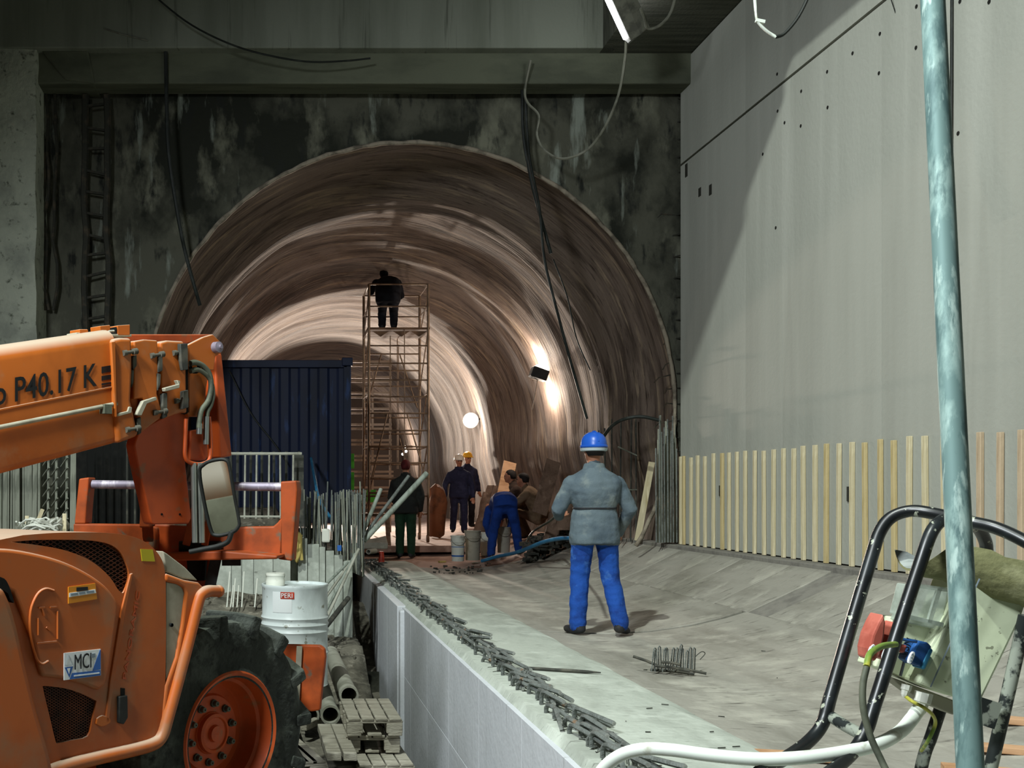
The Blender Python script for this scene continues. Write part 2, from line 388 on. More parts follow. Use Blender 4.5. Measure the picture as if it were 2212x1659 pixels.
for a, b_ in zip(sc, sc[1:]):
    band = abs(a - 9.05) < .01
    slab(SIDE, a, b_, .12, M['floor_band'] if band else M['floor'], 'side_panel', dz=-.012 if band else random.uniform(-.004, .004))
b = MB(); b.box((4.99, 9.0, -.72), (.2, 15.1, .12)); b.obj('kerb_strip', M['floor_band'], floor, bevel=.01)
b = MB(); b.loft([[Vector((x, y, fz(x) - .1)) for x in (2.2, 3.0, 3.6, 4.15, 4.9, 5.1)] + [Vector((5.1, y, -2)), Vector((2.2, y, -2))] for y in (1.5, 17.35)])
b.obj('subfloor', M['dirt'], floor)

# ---- ledge wall on the left with its walkway top
wl = empty('wall_left', (1.8, 10, -1.3), 'long low concrete wall with a flat walkway top', 'wall'); wl['kind'] = 'structure'
b = MB()
NY = 60
def ledge_ring(y):
    j = noise.noise(Vector((0, y * 3, 5))) * .018 + noise.noise(Vector((3, y * 11, 5))) * .01
    k = noise.noise(Vector((9, y * 2.2, 1))) * .02
    return [Vector((1.36, y, -1.26)), Vector((1.40 + j, y, -1.20 + j * .3)), Vector((1.5, y, -1.195)), Vector((2.2, y, -1.20)), Vector((2.285 + k, y, -1.222)), Vector((2.29 + k, y, -1.4)), Vector((1.36, y, -1.4))]
b.loft([ledge_ring(1.2 + (18.4 - 1.2) * i / 150) for i in range(151)])
b.obj('walkway_top', M['ledge'], wl, smooth=35)
b = MB(); b.box((1.85, 9.8, -2.3), (.9, 17.2, 1.8)); b.obj('wall_core', M['ledge_side'], wl)
yy = [1.2, 3.4, 4.6, 5.85, 7.1, 8.35, 9.55, 10.75, 11.45]
for i, (a, c) in enumerate(zip(yy, yy[1:])):
    z0 = -1.245
    for (za, zb) in ((-1.95, z0), (-3.2, -1.956)):
        b = MB(); b.box((1.40 - .03, (a + c) / 2, (za + zb) / 2), (.06, c - a - .004, zb - za), None)
        b.obj('side_panel', M['ledge_side'], wl, bevel=.002, segs=1)
yy = [11.46, 12.5, 13.6, 14.8, 16.2, 18.4]
for a, c in zip(yy, yy[1:]):
    b = MB(); b.box((1.36 - .025, (a + c) / 2, -2.22), (.10, c - a - .004, 1.98)); b.obj('side_panel', M['ledge_side'], wl, bevel=.008)
b = MB(); b.box((1.345, 11.35, -2.25), (.10, .14, 1.98)); b.obj('corner_post', M['ledge_side'], wl, bevel=.02)

# bent-over starter bars lying along the ledge edge
def pale_end(o):
    o.data.materials.append(M['cut_end']); o.data.polygons[len(o.data.polygons) - 1].material_index = 1
def bar_proto(k):
    rnd = random.Random(k); L = rnd.uniform(.24, .42); r = .0125
    yaw = rnd.uniform(-.10, .26); h = rnd.uniform(.025, .06); dr = rnd.uniform(-.03, .015)
    e = Vector((sin(yaw), -cos(yaw), 0))
    b = MB(); b.tube([(0, 0, -.02), (0, 0, h - .02), Vector((0, 0, h)) + e * .02, Vector((0, 0, h + .004)) + e * .06, Vector((0, 0, max(h + dr, .02))) + e * L], r, 6)
    o = b.obj('starter_bar', M['rebar'], wl, smooth=60, origin=(0, 0, 0)); pale_end(o); return o
protos = [bar_proto(k) for k in range(7)]
y = 3.9; n = 0
while y < 18.2:
    rows = (1.46, 1.545) if n % 4 else (1.455, 1.50, 1.585)
    for x in rows:
        loc = (x + random.uniform(-.02, .03), y + random.uniform(-.05, .05), -1.197 + random.uniform(0, .03))
        if n < len(protos):
            o = protos[n]; o.location = Vector(loc) - WL[wl.name]
        else: o = copy_at(protos[n % 7], loc, parent=wl)
        o.rotation_euler = (random.uniform(-.07, .07), 0, random.uniform(-.14, .16))
        n += 1
    y += random.uniform(.11, .18)
    if n > 268: break
b = MB()
for i in range(90):                         # loops of tie wire among the bars
    y = 4.2 + 13 * (i / 90) ** 1.4; c = Vector((1.5 + random.uniform(-.06, .1), y, -1.16 + random.uniform(-.02, .03)))
    r = random.uniform(.02, .05); a0 = random.uniform(0, 6)
    ax = Vector((cos(a0), sin(a0) * .5, 0)) * r; ay = Vector((0, .25 * r, r * .8))
    b.tube([c + ax * cos(t * 1.1) + ay * sin(t * 1.1) for t in range(6)] + [c + Vector((random.uniform(-.12, .1), random.uniform(-.08, .05), -.03))], .0022, 4)
prop(b.obj('tie_wire', M['wire'], wl), kind='stuff')

# ---- right concrete wall: formwork panels with recessed joints
wr = empty('wall_right', (XW + .2, 8, -.7), 'tall smooth concrete wall with formwork panel joints', 'wall'); wr['kind'] = 'structure'
b = MB(); b.box((XW + .33, 7.2, 2.5), (.6, 12.3, 6.6)); b.obj('wall_core', M['joint'], wr)
ZJ = 4.09
vj = [1.2, 3.6, 5.8, 7.98, 8.9, 10.66, 11.5, 13.35]
for a, c in zip(vj, vj[1:]):
    for z0, z1 in ((-.66, ZJ), (ZJ, 5.36)):
        b = MB(); b.box((XW + .02, (a + c) / 2, (z0 + z1) / 2), (.04, c - a - .006, z1 - z0 - .03))
        b.obj('wall_panel', M['wall'], wr)
for (px, py) in [(1901, 73), (1787, 155), (1899, 158), (1788, 232), (1980, 14), (1979, 103), (1731, 197), (1730, 272), (1648, 333), (1680, 240), (1695, 265), (2070, 288), (2068, 573), (2074, 3), (1676, 492), (1842, 115), (1679, 160), (2137, 4)]:
    p = PX(px, py, XW); b = MB(); b.lathe(p + Vector((-.004, 0, 0)), (1, 0, 0), [(0, .001), (0, .016), (.012, .018)], 8); b.obj('tie_hole', M['dark'], wr)
for px, py, hh in ((1535, 410, .12), (1512, 415, .10), (1483, 368, .16)):     # dark stains of old fixings
    p = PX(px, py, XW); b = MB(); b.box(p + Vector((-.003, 0, 0)), (.006, .07, hh)); b.obj('old_fixing', M['truss'], wr)
for k, py in enumerate([212, 262, 300, 338, 372, 416, 462, 505, 552, 598, 640, 690, 730, 775, 806, 838, 872, 907, 945, 975]):
    p = PX(1464, py, XW); b = MB(); e = Vector((-random.uniform(.06, .26), random.uniform(.05, .3), random.uniform(-.12, .04)))
    b.tube([p + Vector((.06, -.05, 0)), p + Vector((-.0, .06, 0)), p + e * .8, p + e + Vector((0, 0, -.05))], .009, 5); b.obj('wall_stub_bar', M['truss'], wr, smooth=60)

# ---- slab soffit, beams, unseen slab added to cast shade
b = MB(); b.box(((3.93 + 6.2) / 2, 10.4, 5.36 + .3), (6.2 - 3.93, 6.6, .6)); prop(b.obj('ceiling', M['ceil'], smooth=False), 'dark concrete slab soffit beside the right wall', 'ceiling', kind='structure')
for i in range(9):
    pass
b = MB(); b.box((-1.5, 12.95, 5.36 + .45), (11.2, .18, .9)); prop(b.obj('trim_1', M['beam'], bevel=.015), 'upper concrete edge beam above the tunnel mouth', 'beam', kind='structure')
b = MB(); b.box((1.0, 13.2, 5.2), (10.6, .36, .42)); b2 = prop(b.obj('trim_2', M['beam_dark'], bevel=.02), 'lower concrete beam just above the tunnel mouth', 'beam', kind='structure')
b = MB()
hp = [P(88, 108, 12.95), P(190, 108, 12.95), P(205, 180, 13.0), P(140, 172, 13.0)]
b.prism(hp, (0, .5, 0)); b.obj('haunch', M['beam_dark'], b2, bevel=.02)
b = MB(); b.box((0, 10.76, 6.06 + .25), (14, 4.72, .5)); us = prop(b.obj('shade_slab', M['ceil']), 'unseen slab added overhead to shade the far upper walls', 'slab', kind='structure')  # added out of view; its front edge casts the slanting wall shadow
for x1_, y0_ in ((2.97, 8.25), (2.30, 8.08)):
    b = MB(); b.box(((-7 + x1_) / 2, y0_ + .08, 6.06 + .1), (7 + x1_, .17, .2)); b.obj('shadow_step_board', M['ceil'], us)  # unseen boards added to put steps in the shadow outline

# ---- pier on the far left
b = MB()
def pier_ring(z):
    r = []
    for k in range(13):
        x = -5.2 + (5.2 - 2.93) * k / 12
        r.append(Vector((x if k < 12 else -2.93 + noise.noise(Vector((z * 2, 1, 1))) * .03, 12.9 + noise.noise(Vector((x * 2.5, z * 2.5, 3))) * .06, z)))
    return r + [Vector((-2.93, 13.6, z)), Vector((-5.2, 13.6, z))]
b.loft([pier_ring(-2 + 7.36 * i / 40) for i in range(41)])
prop(b.obj('wall_pier', M['pier'], smooth=45), 'pale rough concrete pier left of the tunnel wall', 'wall', kind='structure')

# ---- portal face, a rough sprayed wall with the round opening
b = MB(); NT = 144; rings = []
for i, rr in enumerate([0, .03, .09, .18, .3, .45, .62, .82, 1.05, 1.3, 1.6, 1.95, 2.35, 2.8, 3.4, 4.2, 5.2]):
    ring = []
    for k in range(NT):
        a = 2 * pi * k / NT; r = TR + rr
        ca = cos(a); ca = math.copysign(abs(ca) ** (1 - .78 * sm(0, .35, -sin(a))), ca) * (1 + .075 * sm(0, .4, -sin(a))); x = TC.x + r * ca; z = TC.z + r * sin(a)
        dy = noise.noise(Vector((x * 1.1, z * 1.1, 2))) * .10 + noise.noise(Vector((x * 3.2, z * 3.2, 7))) * .05 + noise.noise(Vector((x * 8, z * 8, 4))) * .02
        if i == 0: dy = .0
        dy = min(dy, .05)
        ring.append(Vector((x, DP + dy * min(1, rr * 4), z)))
    rings.append(ring)
b.loft(rings, caps=False)
wb = prop(b.obj('wall_back', M['rough'], smooth='all', fix=False), 'dark rough sprayed concrete wall around the tunnel mouth', 'wall', kind='structure')
# lattice profile set in the wall, left of the mouth
for px in (184, 232):
    b = MB(); pts = [P(px + random.uniform(-3, 3), y, 13.36) for y in range(205, 760, 60)]; b.tube(pts, .045, 5); b.obj('steel_profile', M['truss'], wb)
for y in range(230, 740, 46):
    b = MB(); b.beam(P(184, y, 13.36), P(232, y + random.uniform(-12, 12), 13.36), .04, .03); b.obj('lattice_bar', M['truss'], wb)
for px in (100, 118, 92):
    b = MB(); b.tube([P(px + random.uniform(-6, 6), y, 13.36) for y in range(170, 720, 50)], .022, 5); b.obj('steel_bar', M['truss'], wb)

# ---- tunnel lining: rounds of shotcrete, each round belling out and stepping in
KN = [(13.5, 3.36), (13.8, 3.44), (14.3, 3.45), (15.7, 3.13), (16.1, 3.13), (17.2, 3.52), (18.0, 3.53), (20.3, 3.30), (21.9, 3.04), (22.4, 3.04), (24.2, 3.42), (27.5, 3.36), (29.5, 3.28), (31.5, 3.33), (34, 3.36), (37, 3.30), (43, 3.32)]
def rad(y):
    for (a, ra), (c, rb) in zip(KN, KN[1:]):
        if y <= c:
            t = (y - a) / (c - a); t = t * t * (3 - 2 * t); return ra + (rb - ra) * t
    return KN[-1][1]
b = MB(); uvl = b.bm.loops.layers.uv.new('UVMap'); NT = 200; ys = []
y = 13.5
while y < 43: ys.append(y); y += .07 + (y - 13.5) * .006
ys.append(43.0)
grid = []
for y in ys:
    row = []
    for k in range(NT + 1):
        a = -pi / 2 + 2 * pi * k / NT
        q = y + .75 * cos(a) * sm(17, 20, y) * 0 + .9 * noise.noise(Vector((cos(a) * .8, sin(a) * .8, 3)))* sm(13.6, 16, y)
        q -= 1.6 * cos(a) * sm(17.5, 22, y)      # rounds run slightly askew
        r = rad(max(q, 13.5)) if y > 13.52 else 3.35
        s_ = sm(13.5, 13.9, y)
        r += s_ * (noise.noise(Vector((y * 2.6, a * 1.4, 1))) * .035 + noise.noise(Vector((y * 7, a * 3, 5))) * .014 + noise.noise(Vector((y * .9, a * 2.2, 8))) * .05)
        ca = cos(a); ca = math.copysign(abs(ca) ** (1 - .78 * sm(0, .35, -sin(a))), ca) * (1 + .075 * sm(0, .4, -sin(a)))
        row.append(b.bm.verts.new((TC.x + r * ca, y, TC.z + r * sin(a))))
    grid.append(row)
for i in range(len(ys) - 1):
    for k in range(NT):
        f = b.bm.faces.new((grid[i][k], grid[i][k + 1], grid[i + 1][k + 1], grid[i + 1][k]))
        for l, (ii, kk) in zip(f.loops, ((i, k), (i, k + 1), (i + 1, k + 1), (i + 1, k))):
            l[uvl].uv = (kk / NT * 2 * pi * .5, ys[ii] * .45)
wt = prop(b.obj('wall_tunnel', M['tunnel'], smooth='all', fix=False), 'round tunnel lining of smoothed brown shotcrete in ribbed rounds', 'tunnel', kind='structure')
b = MB(); pts = []
for k in range(121):
    a = -.55 + (pi + 1.1) * k / 120; r = TR + .005 + noise.noise(Vector((k * .5, 0, 0))) * .015
    pts.append(Vector((TC.x + r * cos(a), DP - .02, TC.z + r * sin(a))))
b.tube(pts, [.028 + .014 * noise.noise(Vector((k * .7, 3, 0))) for k in range(121)], 6); b.obj('mouth_lip', M['lip'], wt, smooth='all')
b = MB(); b.lathe((TC.x, 42.8, TC.z), (0, 1, 0), [(0, .01), (0.1, 3.5)], 48); prop(b.obj('wall_end', M['tunnel'], fix=False), 'distant grey end face of the tunnel', 'wall', kind='structure')
def tz(x, y):
    z0 = fz(x) - .012 if x > 1.4 else -1.2 + .6 * sm(1.3, .6, x)
    t = sm(17.3, 21.5, y)
    return z0 * (1 - t) + t * (-1.0 + .22 * sm(3.6, 4.9, x)) + .02 * noise.noise(Vector((x * 1.3, y * 1.3, 2)))
b = MB(); rows = []
for i in range(60):
    y = 17.3 + (43 - 17.3) * i / 59
    rows.append([Vector((x, y, tz(x, y))) for x in [TC.x - 3.3 + 6.6 * k / 36 for k in range(37)]])
V = [[b.bm.verts.new(p) for p in r] for r in rows]
for i in range(59):
    for k in range(36): b.bm.faces.new((V[i][k], V[i][k + 1], V[i + 1][k + 1], V[i + 1][k]))
prop(b.obj('floor_tunnel', M['tfloor'], smooth='all'), 'sandy reddish floor inside the tunnel', 'floor', kind='structure')
b = MB(); b.box((2.5, 20.2, -1.03), (2.3, 2.2, .12), Matrix.Rotation(.10, 3, 'Z')); prop(b.obj('blinding_slab', M['tfloor'], bevel=.01), 'pinkish blinding slab on the tunnel floor', 'slab', kind='structure')

# ---- ground beside the ledge wall
def gz(x, y):
    z = -1.87 - .25 * sm(-.05, .15, x) * sm(6.3, 7, y) - .9 * sm(.95, 1.1, x) * sm(5, 6, y)
    z += .30 * sm(9.3, 10.6, y) * sm(.5, .1, x) + .35 * sm(10.5, 12.2, y) + .95 * sm(12.9, 15.5, y)
    return z + .035 * noise.noise(Vector((x * 2.1, y * 2.1, 1))) + .05 * noise.noise(Vector((x * 5, y * 5, 4))) * sm(6.8, 7.5, y)
b = MB(); xs = [-7 + 8.34 * i / 110 for i in range(111)]; ys2 = [1.5 + 16.5 * i / 160 for i in range(161)]
V = [[b.bm.verts.new((x, y, gz(x, y))) for x in xs] for y in ys2]
for i in range(160):
    for k in range(110): b.bm.faces.new((V[i][k], V[i][k + 1], V[i + 1][k + 1], V[i + 1][k]))
prop(b.obj('ground', M['dirt'], smooth='all'), 'uneven muddy ground beside the ledge wall', 'ground', kind='structure')
b = MB()
for i in range(420):
    x = random.uniform(-.9, .95); y = random.uniform(7.2, 12.6)
    if x > .05 and y < 11.6: continue
    r = random.uniform(.012, .05)
    b.ball((x, y, gz(x, y) + r * .3), r, 5, 3, random.uniform(.7, 1.4), random.uniform(.7, 1.4), random.uniform(.5, .9))
prop(b.obj('rubble', M['dirt']), 'small stones scattered over the muddy ground', 'rubble', kind='stuff')
# ================================================================ TIMBER BATTENS ON THE RIGHT WALL
zx = [165, 208, 250, 290, 333, 382, 435, 475, 522, 570, 625, 682, 736, 797, 855, 915, 983, 1048, 1122, 1200, 1280, 1370, 1452, 1537, 1636, 1750, 1850, 1957, 2073, 2200]
proto = {}
for i, x in enumerate(zx):
    d = XW * FPX / (x / 2.724 + 1400 + 4 - VX); d = min(d, 13.3)
    k = 'batten2' if i in (1, 6, 17, 20, 21, 22) else 'batten3' if i > 26 else 'batten'
    L = 1.085 + random.uniform(-.015, .015)
    if k not in proto:
        b = MB(); b.box((0, 0, .54), (.03, .046, 1.08)); proto[k] = o = b.obj('timber_batten', M[k], bevel=.003, segs=1, origin=(0, 0, 0))
    else: o = copy_at(proto[k], (0, 0, 0))
    o.location = (XW - .018, d, -.657); o.scale = (1, 1, L / 1.08)
    o.rotation_euler = (random.uniform(-.012, .012), 0, random.uniform(-.1, .1))
    lab = {'batten': 'pale timber batten standing upright against the smooth concrete wall', 'batten2': 'yellowish timber batten standing upright against the smooth concrete wall', 'batten3': 'reddish timber batten at the end of the row on the concrete wall'}[k]
    prop(o, lab, 'batten', 'upright battens along the right wall, ' + {'batten': 'pale', 'batten2': 'yellowish', 'batten3': 'reddish'}[k])
for px, py, hh in ((1835, 1067, .13), (1557, 1060, .12)):
    p = PX(px, py, XW); b = MB(); b.box(p + Vector((-.006, 0, 0)), (.012, .05, hh)); b.obj('wall_plate', M['truss'], wr)

# ================================================================ LEANING BOARD, BARS AND HOSE BY THE PORTAL
b = MB(); b.beam(P(1377, 1168, 14.2), P(1408, 998, 14.12), .08, .03, up=(0, 1, 0))
prop(b.obj('leaning_board', M['batten'], bevel=.004), 'single pale board leaning beside the tunnel mouth', 'board')
b = empty('starter_bars', P(1435, 1172, 13.3), 'dense row of upright grey starter bars at the end of the tall wall', 'rebar')
for i in range(22):
    px = 1418 + i * 2.1 + random.uniform(-1, 1); top = 880 + random.uniform(0, 90) + max(0, 1430 - px) * 3
    m = MB(); m.tube([P(px, 1172, 13.3 + (i % 3) * .08), P(px + random.uniform(-2, 2), top, 13.3 + (i % 3) * .08)], .009, 5); m.obj('bar', M['rebar_pale' if i % 3 else 'rebar'], b)
b = empty('portal_bars', P(1340, 1169, 14.6), 'sparse upright bars standing in front of the tunnel mouth with a cross bar', 'rebar')
for px, t in ((1296, 930), (1308, 925), (1322, 905), (1339, 912), (1362, 900), (1374, 905)):
    m = MB(); m.tube([P(px, 1169, 14.6), P(px + random.uniform(-3, 3), t, 14.6)], .011, 5); m.obj('bar', M['rebar_dark'], b)
for a, c in (((1335, 1058), (1376, 1058)), ((1335, 965), (1376, 984)), ((1335, 1140), (1362, 1100))):
    m = MB(); m.tube([P(*a, 14.56), P(*c, 14.56)], .011, 5); m.obj('cross_bar', M['rebar_pale'], b)
m = MB(); m.tube(catmull([P(1300, 948, 13.9), P(1322, 920, 13.7), P(1350, 905, 13.5), P(1385, 900, 13.4), P(1425, 908, 13.35)]), .022, 8)
prop(m.obj('arched_hose', M['cable_b'], smooth=60), 'thick black hose arching out of the portal wall', 'hose')

# ================================================================ CROSS WALL WITH STARTER BARS (left end of the ledge)
cw = empty('wall_cross', P(700, 1380, 13.0), 'short cast concrete wall with board marks at the ledge end', 'wall'); cw['kind'] = 'structure'
for (x0, x1, yt, dd) in ((628, 643, 1150, 13.06), (643, 664, 1163, 13.0), (664, 690, 1176, 13.03), (690, 703, 1182, 13.0), (703, 722, 1190, 13.04), (722, 741, 1200, 13.0), (741, 762, 1212, 13.03)):
    m = MB(); a = P(x0, yt, dd); c = P(x1, 1420, dd); m.box(((a.x + c.x) / 2, dd + .15, (a.z + c.z) / 2), (c.x - a.x - .004, .3, a.z - c.z)); m.obj('cast_board_strip', M['ledge'], cw, bevel=.006)
rb = MB()
for i in range(92):
    left = i < 36
    px = (640 + (i / 36) * 66 + random.uniform(-3, 3)) if left else (716 + (i - 36) / 56 * 70 + random.uniform(-3, 3))
    dd = 13.1 + random.uniform(0, .22); base = 1165 + (px - 640) * .42
    top = random.uniform(1055, 1085) if i not in (34, 90) else 1040
    m = MB(); m.tube([P(px, base + 20, dd), P(px + random.uniform(-6, 6) - (6 if left and i < 6 else 0), top, dd)], .0085, 5); m.obj('starter_bar', M['rebar' if i % 3 else 'rebar_pale'], cw)
m = MB(); m.tube(catmull([P(650, 1155, 12.9), P(648, 1190, 12.88), P(640, 1212, 12.9), P(646, 1150, 12.88), P(652, 1210, 12.9)]), .022, 6)
prop(m.obj('yellow_rag', M['yellow'], smooth=60), 'yellow rag hanging over the cast concrete wall', 'rag')
m = MB(); m.loft([[P(695 + dx, y, 12.95 + dy) for dx, dy in ((0, 0), (18, 0), (18, .16), (0, .16))] for y in (1172, 1142)]); prop(m.obj('yellow_white_bag', [M['white_p']], bevel=.02), 'small white sack on top of the cast concrete wall', 'sack')
m = MB(); m.box(P(733, 1184, 12.93), (.05, .05, .07)); prop(m.obj('blue_white_carton', M['decal_b'], bevel=.004), 'tiny blue carton on the cast wall edge', 'carton')
# steel tubes propped on the wall
def pole(a, c, r, mat, lab, grp=None, name='steel_tube'):
    m = MB(); m.tube([a, c], r, 10); return prop(m.obj(name, mat, smooth=60), lab, 'tube', grp)
pole(P(786, 1168, 13.3), P(922, 1022, 13.6), .034, M['galv2'], 'thick pale steel tube slanting up in front of the maroon-capped worker')
pole(P(770, 1180, 13.35), P(883, 1028, 13.7), .022, M['rebar'], 'thin dark steel tube slanting up in front of the maroon-capped worker')
pole(P(776, 1170, 13.45), P(823, 1056, 13.7), .026, M['galv2'], 'short pale steel tube leaning among the starter bars')
for k, (a, c) in enumerate((((664, 1345), (760, 1212)), ((688, 1352), (768, 1196)), ((700, 1348), (775, 1186)), ((676, 1290), (752, 1215)))):
    pole(P(*a, 12.2), P(*c, 12.85), .017, M['galv2' if k % 2 else 'pipe'], 'slim steel tube leaning on the end of the ledge wall behind the drum', 'tubes leaning behind the drum')
pole(P(705, 1352, 12.0), P(752, 1292, 12.6), .03, M['rebar_dark'], 'stubby dark tube lying against the ledge wall behind the drum')

# ================================================================ LOW CONCRETE BEHIND THE MACHINE, REBAR CAGES
wc = empty('wall_low', P(540, 1330, 12.6), 'low concrete wall with streaks behind the orange carriage', 'wall'); wc['kind'] = 'structure'
for (x0, x1, yt) in ((455, 500, 1215), (500, 522, 1200), (522, 548, 1205), (548, 590, 1202), (590, 628, 1200)):
    m = MB(); a = P(x0, yt - 60, 12.7); c = P(x1, 1400, 12.7); m.box(((a.x + c.x) / 2, 12.85, (a.z + c.z) / 2), (c.x - a.x - .004, .3, a.z - c.z)); m.obj('cast_board_strip', M['ledge'], wc, bevel=.006)
for i, px in enumerate((490, 503, 512, 522, 550, 498)):
    m = MB(); a = P(px, 1312, 11.6); m.tube([a, P(px + random.uniform(2, 8), 1235 + (i % 3) * 15, 11.9)], .008, 5)
    prop(m.obj('white_stake', M['white_p']), 'thin whitish stake stuck in the ground before the low wall', 'stake', 'whitish stakes')
cage = empty('rebar_mesh_panel', P(580, 1140, 12.5), 'grey upright bar grid with top rail in front of the blue container', 'grid')
for px in (500, 512, 528, 541, 553, 566, 580, 593, 606, 618, 632, 648):
    m = MB(); hv = px in (528, 553, 580, 606, 632); m.tube([P(px, 1120, 12.5 if hv else 12.75), P(px + random.uniform(-2, 2), 980 if hv else 975, 12.5 if hv else 12.75)], .012 if hv else .017, 6); m.obj('bar', M['pipe' if hv else 'rebar_dark'], cage)
m = MB(); m.tube([P(492, 980, 12.5), P(652, 980, 12.5)], .018, 6); m.obj('top_rail', M['pipe'], cage)
m = MB(); m.tube([P(492, 1116, 12.5), P(640, 1116, 12.5)], .014, 6); m.obj('bottom_rail', M['pipe'], cage)
m = MB(); m.box(P(645, 1060, 12.7), (.12, .05, .85)); m.obj('end_post', M['rebar_dark'], cage)
rw = empty('rebar_wall', P(70, 1150, 11.6), 'dense stand of pale upright bars and strips beside the machine hood', 'rebar')
for i in range(30):
    px = -8 + i * 2.9 + random.uniform(-1, 1); m = MB(); wd = random.choice((.008, .011, .018, .026))
    dd = 11.6 + random.uniform(0, .15); m.tube([P(px, 1165, dd), P(px + random.uniform(-3, 3), 930, dd)], wd, 5); m.obj('bar', M['rebar_pale'], rw)
for px in (84, 103, 121, 143, 155, 160):
    m = MB(); m.tube([P(px, 1165, 11.5), P(px + random.uniform(0, 3), 930, 11.5)], .013 if px < 150 else .022, 5); m.obj('bar', M['rebar_pale'], rw)
for px in (98, 116, 138):
    for y in range(950, 1150, 22):
        m = MB(); m.beam(P(px - 6, y + 14, 11.6), P(px + 8, y - 6, 11.45), .018, .012); m.obj('stub', M['rebar_pale'], rw)
m = MB(); m.box(P(250, 1060, 12.9), (1.1, .05, 1.6)); m.obj('dark_backing', M['dark'], rw)  # near-black sheet, shade of the recess put into its colour
for i in range(7):
    px = 190 + i * 17 + random.uniform(-3, 3); m = MB(); m.tube([P(px, 1165, 12.4), P(px, 955, 12.4)], .012, 5); m.obj('bar', M['dark' if i < 5 else 'rebar_dark'], rw)
coil = MB()
for k in range(26):
    a = random.uniform(0, 6.28); r = random.uniform(.12, .2); c = P(85, 1138, 10.9) + Vector((random.uniform(-.06, .06), random.uniform(-.05, .05), random.uniform(-.04, .05)))
    coil.tube([c + Vector((cos(a + t * .5) * r, sin(a + t * .5) * r * .6, .05 * sin(t + a))) for t in range(9)], .011, 5)
prop(coil.obj('rope_coil', M['white_p'], smooth=60), 'tangled pale rope coil beside the upright bars', 'rope')
m = MB(); m.ball(P(124, 1136, 11.2), .11, 10, 7, 1.2, 1, .85); prop(m.obj('sand_sack', M['grey_p'], smooth='all'), 'pale stuffed sack beside the rope coil', 'sack')
for (a, c) in (((72, 1150), (92, 1100)), ((58, 1148), (58, 1115)), ((139, 1150), (139, 1110))):
    m = MB(); m.beam(P(*a, 11.0), P(*c, 11.05), .04, .03); prop(m.obj('timber_stake', M['batten']), 'short timber stake poking up by the rope coil', 'stake', 'short timber stakes')

# ================================================================ BLUE CONTAINER
ct = empty('shipping_container', P(600, 1126, 17.0), 'dark blue corrugated shipping container standing inside the tunnel mouth', 'container')
x0, x1, zt, zb, yf = -1.33, 1.11, 2.10, -.50, 17.0
m = MB(); prof = []
x = x0 + .1; k = 0
while x < x1 - .1:
    prof += [(x, yf + .05), (x + .04, yf + .03), (x + .16, yf + .03), (x + .20, yf + .05)]; x += .31
prof = [(x0, yf + .05)] + prof + [(x1, yf + .05)]
rings = [[Vector((px, py, z)) for px, py in prof] + [Vector((x1, yf + .12, z)), Vector((x0, yf + .12, z))] for z in (zb + .1, zt - .1)]
m.loft(rings); m.obj('corrugated_end', M['container'], ct)
m = MB(); m.box(((x0 + x1) / 2, yf + 1.6, (zt + zb) / 2), (x1 - x0 - .04, 3.0, zt - zb - .06)); m.obj('body', M['container'], ct, bevel=.02)
for a, c in (((x0, zt), (x1, zt)), ((x0, zb), (x1, zb)), ((x0, zb), (x0, zt)), ((x1, zb), (x1, zt))):
    m = MB(); m.beam((a[0], yf + .03, a[1] - (.06 if a[1] == c[1] and a[1] > 0 else -.06 if a[1] == c[1] else 0)), (c[0], yf + .03, c[1] - (.06 if a[1] == c[1] and a[1] > 0 else -.06 if a[1] == c[1] else 0)), .12, .10, up=(0, 1, 0)); m.obj('frame_rail', M['container'], ct, bevel=.008)
for (x, z) in ((x0, zt), (x1, zt), (x1, zb)):
    m = MB(); m.box((x, yf + .02, z - .03 if z > 0 else z + .03), (.17, .16, .13)); m.obj('corner_casting', M['container'], ct, bevel=.01)
m = MB(); m.tube(catmull([P(495, 800, 16.9), P(540, 890, 16.85), P(590, 955, 16.8), P(620, 1000, 16.8)]), .014, 5); prop(m.obj('drooping_cable', M['cable_b']), 'black cable drooping across the blue container end', 'cable')
m = MB(); m.tube(catmull([P(672, 990, 16.7), P(680, 1035, 15), P(690, 1080, 14), P(715, 1120, 13.5)]), .022, 7); prop(m.obj('thin_blue_hose', M['blue_hose'], smooth=60), 'thin blue hose hanging in front of the container', 'hose')

# ================================================================ DRUM AND CAN
dr = empty('steel_drum', (P(637, 1262, 9.5).x, 9.5, -1.72), 'white painted ribbed steel drum behind the machine wheel', 'drum')
c0 = Vector((P(637, 1262, 9.5).x, 9.5, -1.72)); H = .90; r0 = .292
prof = [(0, .27), (0, r0)]
for h in (.0, .27, .31, .35, .52, .56, .60, .64): pass
def rib(h): return [(h - .022, r0), (h, r0 + .012), (h + .022, r0)]
prof = [(0, r0 - .01), (.01, r0 + .006), (.025, r0)] + rib(.30) + rib(.49) + rib(.55) + rib(.61) + [(.87, r0), (.885, r0 + .008), (H, r0 + .004), (H, r0 - .01), (.878, r0 - .014), (.876, .01)]
m = MB(); m.lathe(c0, (0, 0, 1), prof, 40); m.obj('drum_shell', M['drum'], dr, smooth=45)
lab = [c0 + Vector((cos(a) * (r0 + .002), sin(a) * (r0 + .002), 0)) for a in [R(-132 + 4 * k) for k in range(10)]]
m = MB(); V1 = [m.bm.verts.new(p + Vector((0, 0, .67))) for p in lab]; V2 = [m.bm.verts.new(p + Vector((0, 0, .85))) for p in lab]
for k in range(9): m.bm.faces.new((V1[k], V1[k + 1], V2[k + 1], V2[k]))
m.obj('paper_label', M['decal_w'], dr)
lab2 = [c0 + Vector((cos(a) * (r0 + .004), sin(a) * (r0 + .004), 0)) for a in [R(-116 + 4 * k) for k in range(7)]]
